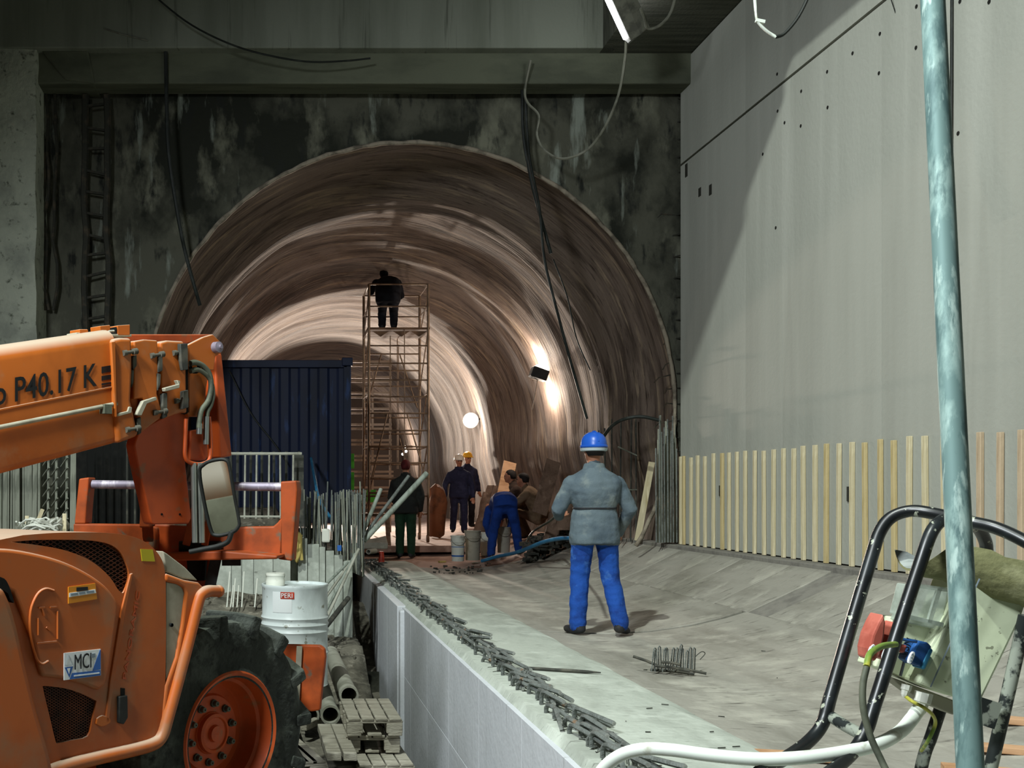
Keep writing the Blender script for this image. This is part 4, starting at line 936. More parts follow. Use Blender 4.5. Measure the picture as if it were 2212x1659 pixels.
# split pipe used as a rain roof
A0 = P(1935, 1160, 3.2); A1 = P(2290, 1268, 2.95); ax = (A1 - A0).normalized()
sdv = Vector((.15, .8, -.30)); sdv = (sdv - ax * sdv.dot(ax)).normalized(); dn = ax.cross(sdv); dn = dn if dn.z < 0 else -dn
m = MB(); out_, in_ = [], []
NR = 14
def arc(o, r, ph0, ph1): return [o + sdv * (-cos(ph0 + (ph1 - ph0) * k / NR)) * r + dn * (sin(ph0 + (ph1 - ph0) * k / NR)) * r for k in range(NR + 1)]
rows = []
for k in range(13):
    t = k / 12; o = A0.lerp(A1, t) + Vector((0, 0, .005 * sin(k * 2.1)))
    if k == 0: o = o + ax * 0
    sh = [ax * .16 * max(0, 1 - 2.2 * t) * (1 - q / NR) for q in range(NR + 1)]
    outer = [p + q for p, q in zip(arc(o, .085, -.05, pi * .98), sh)]; inner = [p + q for p, q in zip(arc(o, .079, -.05, pi * .98), sh)]
    rows.append(outer + inner[::-1])
m.loft(rows); rf = m.obj('half_pipe_roof', M['roofhalf'], st, smooth=50)
m = MB(); rws = []
for k in range(13):
    o = A0.lerp(A1, k / 12) + Vector((0, 0, .005 * sin(k * 2.1))); rws.append([p + ax * .16 * max(0, 1 - 2.2 * k / 12) * (1 - q / NR) for q, p in enumerate(arc(o, .0785, -.05, pi * .98))])
V = [[m.bm.verts.new(p) for p in r] for r in rws]
for i in range(12):
    for k in range(NR): m.bm.faces.new((V[i][k], V[i + 1][k], V[i + 1][k + 1], V[i][k + 1]))
m.obj('roof_inside', M['roofin'], rf, smooth='all')
# box: cream cover, socket panel, clear window
def poly(pts, d, th, mat, nm, par=st, bev=.004, hole=None):
    m = MB(); m.prism([P(x, y, (d if not callable(d) else d(x, y))) for x, y in pts], (0, th, 0)); return m.obj(nm, mat, par, bevel=bev)
dc = lambda x, y: 3.06 - (x - 1980) / 2300 * .5
bx = poly([(2060, 1330), (2091, 1246), (2112, 1247), (2218, 1303), (2205, 1340), (2117, 1522), (2040, 1500), (1981, 1476)], dc, .16, M['cream'], 'box_cover', bev=.008)
m = MB(); m.beam(P(2010, 1484, 3.03), P(2116, 1250, 2.99), .003, .003); m.obj('cover_seam', M['ink_g'], bx)
dp = lambda x, y: 3.12 - (x - 1980) / 2300 * .5
sp_ = poly([(1938, 1335), (2062, 1352), (2004, 1488), (1890, 1440), (1906, 1402)], dp, .10, M['cream'], 'socket_panel')
poly([(1962, 1262), (2050, 1275), (2036, 1352), (1945, 1330)], lambda x, y: dp(x, y) - .02, .06, M['clear'], 'fuse_window')
for a, c in (((1962, 1262), (2050, 1275)), ((1945, 1328), (2036, 1350)), ((1962, 1262), (1945, 1330)), ((2028, 1272), (2006, 1345))):
    m = MB(); m.beam(P(*a, 3.06), P(*c, 3.06), .010, .012); m.obj('window_frame', M['clear'], st)
poly([(1950, 1325), (2040, 1345), (2030, 1362), (1942, 1342)], lambda x, y: dp(x, y) - .035, .05, M['clear'], 'window_lip')
# panel seams
for a, c in (((1962, 1395), (1945, 1460)), ((1998, 1468), (2040, 1362))):
    m = MB(); m.beam(P(*a, 3.09), P(*c, 3.08), .005, .006); m.obj('panel_seam', M['ink_g'], sp_)
def flap(pts, d, th_, mat, nm): return poly(pts, d, th_, mat, nm, st, .006)
s1 = flap([(1909, 1326), (1914, 1345), (1911, 1375), (1901, 1415), (1890, 1430), (1880, 1424), (1879, 1402), (1886, 1372), (1898, 1345)], 3.02, .07, M['sockred'], 'red_socket_flap')
s2 = flap([(1941, 1344), (1945, 1362), (1936, 1405), (1924, 1432), (1912, 1424), (1912, 1400), (1924, 1370)], 3.03, .07, M['sockred'], 'red_socket_flap')
s3 = flap([(1984, 1384), (2005, 1388), (2014, 1396), (2012, 1412), (1994, 1442), (1978, 1438), (1963, 1428), (1975, 1400)], 3.03, .06, M['sockblue'], 'blue_socket_flap')
flap([(2010, 1400), (2018, 1403), (1999, 1448), (1989, 1444)], 3.025, .05, M['blue_hose'], 'blue_socket_ring')
flap([(1944, 1392), (1962, 1394), (1955, 1412), (1944, 1410)], 3.04, .05, M['sockred'], 'red_socket_ring')
for (cx, cy, par) in ((1884, 1405, s1), (1914, 1412, s2), (1970, 1421, s3)):
    m = MB(); m.prism([P(cx, cy, 3.015) + Vector((cos(a) * .006 + sin(a) * .006, 0, sin(a) * .017)) for a in [2 * pi * k / 12 for k in range(12)]], (0, .01, 0)); m.obj('oval_badge', M['decal_w'], par)
    m = MB()
    for k in range(3): m.box(P(cx, cy, 3.013) + Vector((.002 * k - .002, 0, .009 * (k - 1))), (.005, .002, .004))
    m.obj('badge_lettering', M['ink_g'], par)
tm = text_mesh('VSN', .030, .0006)
m = MB(); m.mesh(tm, basis(P(1955, 1420, 3.045), Vector((.45, 0, .9)) * 1.0, Vector((-.9, 0, .45)) * 1.0)); m.obj('panel_lettering', M['ink'], sp_)
m = MB(); m.tube(catmull([P(1925, 1376, 3.02), P(1945, 1380, 3.02), P(1965, 1384, 3.02), P(1980, 1386, 3.02)]), .005, 6); m.obj('blue_strap', M['sockblue'], st)
for (cx, cy, r, h) in ((1956, 1492, .014, .03), (1990, 1520, .024, .055)):
    c = P(cx, cy, 3.06); axd = Vector((-.25, 0, -1)).normalized()
    m = MB(); m.lathe(c - axd * h * .6, axd, [(0, r * .8), (0, r), (h * .5, r), (h * .55, r * .8), (h, r * .7), (h * 1.2, r * .45), (h * 1.2, .001)], 8); m.obj('cable_gland', M['white_p'], st)
poly([(1925, 1462), (2080, 1520), (2060, 1545), (1990, 1515), (1940, 1478)], 3.12, .06, M['grey_p'], 'box_bottom')
m = MB(); m.tube(catmull([P(1955, 1503, 3.06), P(1970, 1515, 3.03), P(1995, 1528, 3.0), P(2015, 1545, 3.03), P(2020, 1565, 3.08), P(2005, 1600, 3.1), P(1990, 1622, 3.2)]), .005, 6); m.obj('earth_wire', M['yellowg'], st, smooth=60)
m = MB(); m.tube(catmull([P(1935, 1392, 2.9), P(1905, 1396, 2.82), P(1880, 1412, 2.76), P(1872, 1440, 2.73)]), .0085, 7); m.obj('green_cable', M['yellowg'], st, smooth=60)
m = MB(); m.tube(catmull([P(1872, 1440, 2.73), P(1864, 1480, 2.72), P(1865, 1530, 2.71), P(1880, 1590, 2.7), P(1905, 1645, 2.68), P(1930, 1700, 2.65), P(1960, 1800, 2.6)]), .0085, 7); m.obj('grey_cable', M['hose'], st, smooth=60)
# white conduit
m = MB(); m.tube(catmull([P(1984, 1532, 3.06), P(1970, 1552, 3.03), P(1945, 1580, 2.99), P(1900, 1606, 2.9), P(1830, 1624, 2.86), P(1740, 1636, 2.84), P(1640, 1640, 2.86), P(1540, 1632, 2.9), P(1450, 1620, 2.95), P(1390, 1618, 3.0), P(1340, 1632, 3.05), P(1300, 1665, 3.1), P(1270, 1720, 3.15)], 8), .0185, 12)
prop(m.obj('white_conduit', M['conduit'], smooth=60), 'thick white conduit running from the power box across the ledge', 'conduit')
# ================================================================ TELEHANDLER
hd = R(42); FW = Vector((sin(hd), cos(hd), 0)); RT = Vector((cos(hd), -sin(hd), 0))
W0 = P(499, 1592, 5.4)
side = Plane(W0, FW); hood_pl = side.off(.03); boom_pl = side.off(-.80)
th = empty('telehandler', (W0.x - .6, W0.y - .2, -1.87), 'dusty orange telescopic handler with raised boom and fork carriage', 'telehandler')
def plate(pl, pts, t, mat, nm, par=th, bev=.008, segs=2, holes=(), out=0, smooth=True):
    q = pl.off(out)
    m = MB(); m.prism([q.at(*p) for p in pts], -RT * t, [[q.at(*p) for p in h] for h in holes])
    return m.obj(nm, mat, par, bevel=bev, segs=segs, smooth=smooth)
def smoothpoly(pts, k=5):
    v = catmull([Vector((p[0], p[1], 0)) for p in pts], k); return [(p.x, p.y) for p in v]
# ---- wheel
wh = empty('wheel', W0 - RT * .1, None, None); wh.parent = th; wh.location = WL[wh.name] - WL[th.name]
ax = RT; c = W0
m = MB(); m.lathe(c, ax, [(.005, .30), (.012, .325), (-.01, .36), (.0, .44), (.005, .52), (-.03, .575), (-.08, .585), (-.32, .585), (-.37, .57), (-.40, .5), (-.39, .36), (-.38, .30)], 64); m.obj('tyre', M['tyre'], wh, smooth=45)
m = MB(); NL = 15
u0 = Vector((0, 0, 1)).cross(ax).normalized(); u1 = ax.cross(u0)
def wp(ang, r, h): return c + (u0 * cos(ang) + u1 * sin(ang)) * r + ax * h
for k in range(NL):
    for sgn in (0, 1):
        a0 = 2 * pi * (k + .5 * sgn) / NL; hs = [(.012, -.01), (-.20, .26)] if sgn == 0 else [(-.20, .26), (-.40, 0)]
        if sgn: hs = [(-.41, -.01), (-.20, .26)]
        wd = .062
        h0, s0 = hs[0]; h1, s1 = hs[1]
        ring0 = [wp(a0 + s0 - wd, .50, h0), wp(a0 + s0 + wd, .50, h0), wp(a0 + s0 + wd * .8, .625, h0 * (1.0)), wp(a0 + s0 - wd * .8, .625, h0)]
        ringm = [wp(a0 + (s0 * .6 + s1 * .4) - wd, .56, h0 * .6 + h1 * .4), wp(a0 + (s0 * .6 + s1 * .4) + wd, .56, h0 * .6 + h1 * .4), wp(a0 + (s0 * .6 + s1 * .4) + wd * .8, .63, h0 * .6 + h1 * .4), wp(a0 + (s0 * .6 + s1 * .4) - wd * .8, .63, h0 * .6 + h1 * .4)]
        ring1 = [wp(a0 + s1 - wd * .8, .56, h1), wp(a0 + s1 + wd * .8, .56, h1), wp(a0 + s1 + wd * .6, .63, h1), wp(a0 + s1 - wd * .6, .63, h1)]
        m.loft([ring0, ringm, ring1])
m.obj('tread_lugs', M['tyre'], wh, bevel=.012)
m = MB(); m.lathe(c, ax, [(.006, .335), (.016, .325), (.008, .31), (-.03, .298), (-.07, .292), (-.08, .275), (-.16, .262), (-.175, .25), (-.165, .2), (-.15, .19), (-.15, .11), (-.14, .105), (-.13, .06), (-.125, .055), (-.125, .002)], 64); m.obj('rim', M['rim'], wh, smooth=35)
m = MB(); m.lathe(c, ax, [(-.15, .105), (-.115, .1), (-.11, .085), (-.12, .08), (-.12, .045), (-.1, .04), (-.1, .002)], 32); m.obj('hub', M['rim'], wh, smooth=35)
for k in range(10):
    a = 2 * pi * (k + .3) / 10; p = wp(a, .15, -.15); m = MB(); m.lathe(p, ax, [(0, .021), (.012, .021), (.014, .015), (.035, .014), (.038, .004)], 8); m.obj('wheel_bolt', M['hose'], wh, smooth=40)
# far-side front wheel and axle beneath
m = MB(); m.beam(c - RT * .35, c - RT * 1.9, .22, .2); m.obj('front_axle', M['orange_d'], th, bevel=.03)
c2 = c - RT * 2.0
m = MB(); m.lathe(c2, -ax, [(0, .3), (.01, .33), (0, .44), (0, .52), (-.05, .6), (-.33, .6), (-.38, .5), (-.36, .32), (-.2, .3), (-.15, .05)], 40); m.obj('far_wheel', M['tyre'], th, smooth=40)
# ---- hood with grille openings
outer = [(-60, 1185), (0, 1166)] + smoothpoly([(50, 1156), (120, 1151), (200, 1150), (262, 1154), (305, 1166), (335, 1188), (352, 1215), (358, 1250)]) + [(359, 1360), (357, 1480), (350, 1560), (341, 1592), (325, 1602), (200, 1628), (-60, 1690)]
grille = smoothpoly([(24, 1171), (70, 1167), (140, 1166), (200, 1168), (240, 1177), (262, 1196), (276, 1225), (278, 1248), (270, 1274), (264, 1281), (254, 1272), (240, 1250), (215, 1225), (180, 1203), (130, 1186), (70, 1176)], 3)
vent = smoothpoly([(93, 1486), (96, 1482), (140, 1487), (175, 1498), (204, 1512), (208, 1518), (200, 1555), (190, 1590), (155, 1599), (126, 1605), (120, 1600), (108, 1550), (97, 1505)], 3)
hood = plate(hood_pl, outer, .05, M['orange_h'], 'hood', holes=(grille, vent), bev=.012, segs=3)
m = MB(); q = hood_pl.off(-.05); m.prism([q.at(*p) for p in outer], -RT * .75); m.obj('hood_body', M['orange_h'], th, bevel=.05, segs=4, smooth=True)
# dark inside of the openings and wire mesh
for nm, hole, sp_a in (('grille_mesh', grille, 9), ('vent_mesh', vent, 6)):
    plate(hood_pl, [((x - sum(p[0] for p in hole) / len(hole)) * 1.02 + sum(p[0] for p in hole) / len(hole), (y - sum(p[1] for p in hole) / len(hole)) * 1.02 + sum(p[1] for p in hole) / len(hole)) for x, y in hole], .02, M['dark'], nm + '_backing', hood, 0, out=-.035, smooth=False)
    m = MB(); q = hood_pl.off(-.012)
    xs_ = [p[0] for p in hole]; ys_ = [p[1] for p in hole]
    def inside(x, y):
        r = False; j = len(hole) - 1
        for i in range(len(hole)):
            xi, yi = hole[i]; xj, yj = hole[j]
            if (yi > y) != (yj > y) and x < (xj - xi) * (y - yi) / (yj - yi) + xi: r = not r
            j = i
        return r
    for sg in (.62, -.62):
        c_ = min(ys_) - 400
        while c_ < max(ys_) + 400:
            seg = []; x = min(xs_)
            while x <= max(xs_):
                y = c_ + sg * x
                if inside(x, y): seg.append((x, y))
                else:
                    if len(seg) > 1: m.beam(q.at(*seg[0]), q.at(*seg[-1]), .0035, .0035)
                    seg = []
                x += 2
            if len(seg) > 1: m.beam(q.at(*seg[0]), q.at(*seg[-1]), .0035, .0035)
            c_ += sp_a
    m.obj(nm, M['mesh'], hood)
# raised side door
door = smoothpoly([(-60, 1190), (0, 1185), (60, 1192), (130, 1210), (185, 1235), (228, 1265), (252, 1295), (256, 1310)], 4) + [(248, 1370), (238, 1440), (228, 1480), (214, 1492), (180, 1478), (130, 1466), (92, 1462), (84, 1440), (70, 1380), (30, 1280), (-60, 1240)]
dr_ = plate(hood_pl, door, .03, M['orange_h'], 'side_door', bev=.016, segs=4, out=.022)
plate(hood_pl, [(282, 1240), (288, 1238), (270, 1330), (246, 1480), (236, 1560), (228, 1562), (238, 1470), (262, 1320)], .012, M['orange_h'], 'hood_crease', hood, .004, out=.008)
# rear corner column of the body
plate(hood_pl, smoothpoly([(-60, 1262), (0, 1268), (20, 1290), (40, 1350), (58, 1430), (85, 1540), (110, 1625), (120, 1680)], 4) + [(120, 1740), (-60, 1740)], .3, M['orange_h'], 'body_column', bev=.03, segs=4, out=.06)
plate(hood_pl, smoothpoly([(-60, 1240), (0, 1246), (18, 1262), (30, 1300), (24, 1296), (8, 1275), (-60, 1262)], 3), .05, M['dark'], 'column_gap', bev=0, out=.03)
# grey wheel-arch panels and frame
plate(hood_pl, [(352, 1190), (362, 1196), (400, 1225), (428, 1254), (395, 1250), (359, 1235)], .3, M['greypanel'], 'arch_panel', bev=.006, out=-.01)
plate(hood_pl, [(359, 1257), (385, 1262), (398, 1270), (401, 1280), (392, 1350), (380, 1420), (359, 1482)], .02, M['greypanel'], 'arch_panel', bev=.004, out=-.005)
m = MB(); q = hood_pl.off(-.004); p = q.at(369, 1350); m.lathe(p, RT, [(0, .001), (0, .009), (.01, .009)], 10); m.obj('lock', M['ink'], hood)
plate(hood_pl, [(359, 1238), (400, 1253), (430, 1258), (442, 1270), (440, 1290), (424, 1300), (408, 1370), (388, 1450), (362, 1545), (350, 1575), (359, 1482), (382, 1420), (394, 1350), (402, 1282), (398, 1270), (385, 1262), (359, 1256)], .06, M['orange_h'], 'arch_frame', bev=.012, segs=3, out=.01)
m = MB(); q = hood_pl.off(.015); m.tube([q.at(*p) for p in smoothpoly([(40, 1700), (120, 1662), (200, 1640), (280, 1622), (330, 1608), (350, 1590), (364, 1545), (390, 1450), (412, 1365), (428, 1300), (436, 1284), (450, 1277), (468, 1277)], 4)], .03, 10); m.obj('bumper_rail', M['orange_h'], th, smooth=60)
m = MB(); m.ball(q.at(472, 1277), .031, 10, 7); m.obj('rail_end_cap', M['orange_h'], th, smooth='all')
# handle slot and latch
plate(hood_pl, [(261, 1486), (270, 1487), (270, 1503), (261, 1502)], .02, M['dark'], 'latch_slot', hood, 0, out=.003)
plate(hood_pl, [(258, 1505), (276, 1502), (277, 1550), (268, 1565), (258, 1562)], .03, M['black'], 'latch', hood, .004, out=.018)
plate(hood_pl, smoothpoly([(210, 1552), (222, 1545), (238, 1552), (238, 1562), (220, 1570), (208, 1564)], 2), .01, M['orange'], 'latch_stop', hood, .003, out=.008)
# stickers
DV = .026
plate(hood_pl, [(148, 1268), (206, 1260), (210, 1294), (148, 1304)], .004, M['decal_o'], 'warning_sticker', dr_, 0, out=DV)
plate(hood_pl, [(150, 1281), (206, 1273), (208, 1281), (150, 1290)], .004, M['decal_w'], 'sticker_stripe', dr_, 0, out=DV + .002)
for i, (x0_, x1_, y_, mt) in enumerate(((166, 190, 1272, 'ink'), (153, 168, 1285, 'ink_g'), (171, 184, 1282.5, 'ink_g'), (187, 203, 1280, 'ink_g'))):
    plate(hood_pl, [(x0_, y_ - 3), (x1_, y_ - 4.5), (x1_, y_ + (3 if i == 0 else 0)), (x0_, y_ + (5 if i == 0 else 1.5))], .003, M[mt], 'sticker_print', dr_, 0, out=DV + .003)
plate(hood_pl, [(304, 1186), (330, 1187), (335, 1213), (307, 1212)], .004, M['decal_y'], 'yellow_sticker', hood, 0, out=.003)
plate(hood_pl, [(138.5, 1411), (217.5, 1402), (218, 1459), (138.5, 1469.5)], .004, M['decal_w'], 'company_sticker', dr_, 0, out=DV)
for pts in ([(216, 1404), (217.5, 1404), (217.5, 1446), (200, 1449)], [(156, 1454), (217.5, 1447.5), (217.5, 1459), (150.5, 1467.5)], [(140, 1442), (158, 1439.5), (150, 1464)]):
    plate(hood_pl, pts, .002, M['decal_b'], 'sticker_print', dr_, 0, out=DV + .001)
for pts in ([(145, 1444), (152, 1443), (149.5, 1456)], [(160, 1458.5), (215, 1452), (215, 1455), (160, 1461.5)]):
    plate(hood_pl, pts, .002, M['decal_w'], 'sticker_print', dr_, 0, out=DV + .002)
m = MB(); q = hood_pl.off(DV + .002)
for a, b_ in (((140.5, 1438), (148.5, 1415)), ((148.5, 1415), (157, 1436)), ((140.5, 1438), (157, 1436))): m.beam(q.at(*a), q.at(*b_), .0012, .0012)
m.obj('sticker_print', M['ink_g'], dr_)
def plane_text(body, pl, o, ex_px, h_px, mat, nm, par, ext=.001, squeeze=1.0):
    tm = text_mesh(body, 1.0, 0, .010 if body != 'MCI' else 0); xs = [v.co.x for v in tm.vertices]; ys = [v.co.y for v in tm.vertices]
    w_, h_ = max(xs) - min(xs), max(ys) - min(ys)
    A = pl.at(*o); Bx = pl.at(*ex_px) - A; Hy = pl.at(*h_px) - A
    m = MB()
    me2 = tm
    for v in me2.vertices: v.co = A + Bx * ((v.co.x - min(xs)) / w_) + Hy * ((v.co.y - min(ys)) / h_) + pl.n * ext
    m.mesh(me2, Matrix.Identity(4)); f = m.bm.faces[:]
    r = bmesh.ops.extrude_face_region(m.bm, geom=f)
    for v in [g for g in r['geom'] if isinstance(g, bmesh.types.BMVert)]: v.co += pl.n * .0015
    return m.obj(nm, mat, par)
plane_text('MCI', hood_pl.off(DV + .001), (161, 1447), (197, 1442), (161, 1414), M['ink'], 'sticker_lettering', dr_)
plate(hood_pl, [(199, 1412), (206, 1411), (206, 1420), (199, 1421)], .002, M['ink_g'], 'sticker_print', dr_, 0, out=DV + .002)
plane_text('PANORAMIC', hood_pl.off(.001), (272, 1468), (302, 1278), (264, 1466), M['orange_d'], 'embossed_lettering', hood)
# embossed emblem on the door
m = MB(); q = hood_pl.off(.024); m.tube([q.at(*p) for p in smoothpoly([(104, 1428), (90, 1434), (78, 1420), (66, 1370), (66, 1320), (80, 1285), (98, 1272), (116, 1276)], 4)], .006, 6); m.obj('embossed_emblem', M['orange_h'], dr_, smooth=60)
m = MB()
for a, b_ in (((84, 1313), (96, 1312)), ((90, 1313), (96, 1330)), ((108, 1312), (122, 1311)), ((82, 1335), (82, 1372)), ((124, 1320), (124, 1380)), ((100, 1355), (108, 1362)), ((80, 1390), (122, 1386))): m.beam(q.at(*a), q.at(*b_), .007, .007)
m.obj('embossed_emblem', M['orange_h'], dr_)

# ---- boom
def bplate(pts, t, mat, nm, par=th, bev=.02, out=0, segs=3, holes=()): return plate(boom_pl, pts, t, mat, nm, par, bev, segs, holes, out)
BW = .46
m = MB()
def bring(xt, yt, xb_, yb_):
    A = boom_pl.at(xt, yt); Bm = boom_pl.at(xb_, yb_); up = Vector((0, 0, 1)); o = []
    for k in range(6):
        a = pi / 2 * k / 5; o.append(A - RT * .11 * (1 - cos(a)) + up * .085 * sin(a))
    for k in range(5, -1, -1):
        a = pi / 2 * k / 5; o.append(A - RT * (BW - .11 * (1 - cos(a))) + up * .085 * sin(a))
    for k in range(4):
        a = pi / 2 * k / 3; o.append(Bm - RT * (BW - .05 * (1 - cos(a))) - up * .04 * sin(a) + up * .04)
    for k in range(3, -1, -1):
        a = pi / 2 * k / 3; o.append(Bm - RT * .05 * (1 - cos(a)) - up * .04 * sin(a) + up * .04)
    return o
m.loft([bring(-320, 832, -320, 1111), bring(0, 781, 0, 1026), bring(248, 742, 252, 958)]); boom = m.obj('boom_outer_section', M['orange'], th, smooth=50)
c1 = bplate([(243, 733), (262, 729), (286, 730), (287, 800), (284, 866), (300, 935), (298, 943), (256, 958), (248, 880)], BW + .05, M['orange'], 'boom_collar', bev=.05, out=.025, segs=5)
bplate([(240, 738), (250, 736), (254, 900), (250, 902)], .02, M['orange'], 'collar_rib', c1, .006, out=.04)
s2 = bplate([(280, 745), (300, 741), (304, 930), (284, 935)], BW - .06, M['orange'], 'boom_second_section', bev=.03, out=-.03)
c2_ = bplate([(290, 737), (312, 733), (341, 735), (343, 800), (340, 850), (352, 895), (345, 905), (304, 936), (296, 900), (312, 866), (308, 860), (289, 862)], BW - .02, M['orange'], 'boom_collar', bev=.045, out=.0, segs=5)
s3_ = bplate([(338, 748), (356, 744), (360, 900), (342, 906)], BW - .12, M['orange'], 'boom_third_section', bev=.025, out=-.05)
c3 = bplate([(347, 739), (362, 735), (398, 737), (402, 760), (405, 893), (395, 890), (352, 906), (350, 880), (360, 866), (358, 840), (348, 842)], BW - .08, M['orange'], 'boom_collar', bev=.04, out=-.02, segs=5)
s4_ = bplate([(396, 750), (412, 748), (412, 896), (398, 892)], BW - .16, M['dark'], 'boom_inner_section', bev=.01, out=-.06)
for (px, py, o_) in ((272, 762, .03), (331, 768, .005), (379, 762, -.015), (278, 928, .03), (337, 891, .005), (383, 866, -.015)):
    q = boom_pl.off(o_); p = q.at(px, py); e = (q.at(px + 20, py - 3) - p).normalized()
    m = MB(); m.lathe(p - e * .02, e, [(0, .001), (0, .016), (.025, .016), (.027, .010), (.07, .010), (.072, .018), (.10, .018), (.10, .001)], 10); m.obj('wear_pad_bolt', M['rebar_dark'], th, smooth=40)
for pts in ([(287, 770), (296, 766), (296, 790), (288, 800)], [(284, 798), (290, 800), (289, 825), (285, 838), (283, 820)], [(343, 770), (352, 765), (352, 800), (343, 805)], [(341, 806), (348, 808), (347, 830), (342, 844)], [(390, 742), (406, 742), (407, 798), (396, 800), (391, 770)], [(396, 845), (407, 842), (408, 880), (395, 884)], [(352, 850), (362, 848), (362, 900), (352, 905)], [(296, 905), (305, 900), (306, 935), (298, 940)]):
    bplate(pts, .03, M['rebar_dark'], 'grease_stain_pad', th, .003, out=.012, segs=1)
# stop plates (dusty edges)
for pts in ([(253, 893), (276, 888), (279, 878), (286, 880), (284, 892), (254, 900)], [(296, 896), (310, 866), (338, 857), (340, 864), (318, 872), (306, 898)], [(356, 838), (386, 830), (382, 821), (390, 823), (388, 838), (358, 846)]):
    bplate(pts, .03, M['greypanel'], 'stop_plate', th, .003, out=.034, segs=1)
m = MB(); q = boom_pl.off(.02); m.tube([q.at(-320, 985), q.at(0, 923), q.at(252, 872)], .012, 8); m.obj('side_pipe', M['greypanel'], th, smooth=60)
m = MB(); p = q.at(228, 884); m.box(p, (.05, .05, .05), Matrix.Rotation(-hd, 3, 'Z')); m.obj('pipe_clip', M['hose'], th)
bplate([(-320, 950), (0, 883), (245, 834), (245, 838), (0, 888), (-320, 956)], .012, M['orange'], 'weld_seam', boom, .002, out=.006, segs=1)
plane_text('o P40.17 K', boom_pl.off(.003), (-14, 878), (209, 834), (-14, 823), M['ink'], 'boom_lettering', boom)
for (y0_, y1_) in ((789, 803), (809, 819), (825, 829), (831.5, 833)):
    bplate([(220, y0_ + 3.2), (240, y0_), (240, y1_), (220, y1_ + 3.2)], .004, M['ink'], 'boom_mark', boom, 0, out=.003, segs=1)
# blocks and hose on top of the boom
tp = boom_pl.off(-.16)
for pts, mt in (([(216, 704), (238, 702), (240, 726), (218, 728)], 'orange'), ([(254, 703), (281, 701), (281, 726), (254, 726)], 'orange'), ([(165, 718), (285, 722), (285, 727), (165, 727)], 'greypanel'), ([(172, 711), (190, 711), (192, 720), (172, 721)], 'orange'), ([(240, 708), (253, 706), (252, 722), (241, 722)], 'ink')):
    m = MB(); m.prism([tp.at(*p) for p in pts], -RT * .09); m.obj('boom_top_bracket', M[mt], th, bevel=.004)
m = MB(); m.tube([tp.off(.05).at(*p) for p in smoothpoly([(213, 732), (222, 722), (236, 716), (246, 715)], 4)], .007, 6); m.obj('top_cable', M['pipe'], th, smooth=60)
bplate([(100, 745), (130, 729), (240, 722), (460, 722), (464, 728), (404, 742), (300, 742), (240, 735)], .06, M['orange_d'], 'boom_top_plate', th, .006, out=-.30, segs=1)
# ---- boom head
head = bplate([(404, 746), (440, 728), (460, 722), (476, 738), (478, 762), (466, 770), (462, 800), (452, 800), (446, 840), (440, 900), (408, 900), (405, 893)], .03, M['orange'], 'boom_head', th, .006, out=-.06)
bplate([(404, 746), (440, 728), (460, 722), (476, 738), (478, 762), (500, 985), (470, 985), (464, 900), (440, 900), (408, 900)], .03, M['orange_d'], 'boom_head_far_plate', th, .006, out=-.36)
bplate([(464, 760), (480, 765), (502, 985), (476, 990)], .16, M['orange_d'], 'head_arm', th, .012, out=-.22)
q = boom_pl.off(-.04); m = MB(); p = q.at(469, 750); m.lathe(p - RT * .42, RT, [(0, .034), (.44, .034), (.44, .03), (.45, .012), (.46, .012), (.46, .001)], 16); m.obj('head_pin', M['steel_p'], th, smooth=40)
neck = bplate(smoothpoly([(411, 893), (380, 890), (345, 905), (305, 930), (292, 955), (292, 970), (300, 1010), (315, 1075), (326, 1125), (333, 1133)], 3) + [(408, 1132), (414, 1120), (402, 1010), (398, 960), (404, 930)], .08, M['orange_d'], 'boom_neck', th, .012, out=-.10)
for px in (349, 388):
    m = MB(); q = boom_pl.off(-.10); m.lathe(q.at(px, 1111), RT, [(0, .001), (0, .007), (.004, .007)], 8); m.obj('rivet', M['ink'], neck)
q = boom_pl.off(-.02)
for nm, pts, r in (('hydraulic_hose', [(411, 785), (422, 783), (438, 790), (452, 808), (456, 835), (450, 865), (436, 885), (431, 905), (430, 925)], .017), ('hydraulic_hose', [(411, 802), (425, 798), (440, 805), (454, 820), (460, 850), (455, 875), (448, 890), (446, 915), (445, 955)], .015)):
    m = MB(); m.tube([q.at(*p) for p in smoothpoly(pts, 5)], r, 8); m.obj(nm, M['hose'], th, smooth=60)
for (px, y0_, y1_) in ((431, 915, 938), (446, 900, 960)):
    m = MB(); m.tube([q.at(px, y0_), q.at(px - 1, y1_)], .018, 8); m.obj('hose_fitting', M['steel'], th, smooth=60)
m = MB(); p = q.off(-.03).at(418, 793); m.lathe(p, RT, [(0, .04), (.02, .04), (.02, .03), (0, .03)], 14); m.obj('hose_port', M['dark'], th)
m = MB(); m.tube([q.at(*p) for p in smoothpoly([(402, 905), (400, 960), (400, 985), (408, 998), (430, 1003), (448, 998), (454, 985), (455, 960), (451, 900)], 4)], .013, 8); m.obj('hose_guard', M['orange_d'], th, smooth=60)
bplate([(412, 930), (448, 925), (450, 985), (445, 995), (410, 995)], .05, M['orange_d'], 'tilt_block', th, .01, out=-.06)
# tilt cylinder
q = boom_pl.off(-.02)
for px0, px1, r, mt in ((418, 421, .017, 'steel'), (430, 434, .026, 'steel')):
    m = MB(); m.tube([q.at(px0, 1000), q.at(px1, 1172)], r, 12); m.obj('tilt_cylinder_rod', M[mt], th, smooth=60)
# ---- carriage
cpl = Plane(P(400, 1062, 6.85), (cos(R(-13)), sin(R(-13))))
def cplate(pts, t, mat, nm, par=th, bev=.01, out=0):
    qq = cpl.off(out); m = MB(); m.prism([qq.at(*p) for p in pts], -cpl.n * t); return m.obj(nm, mat, par, bevel=bev)
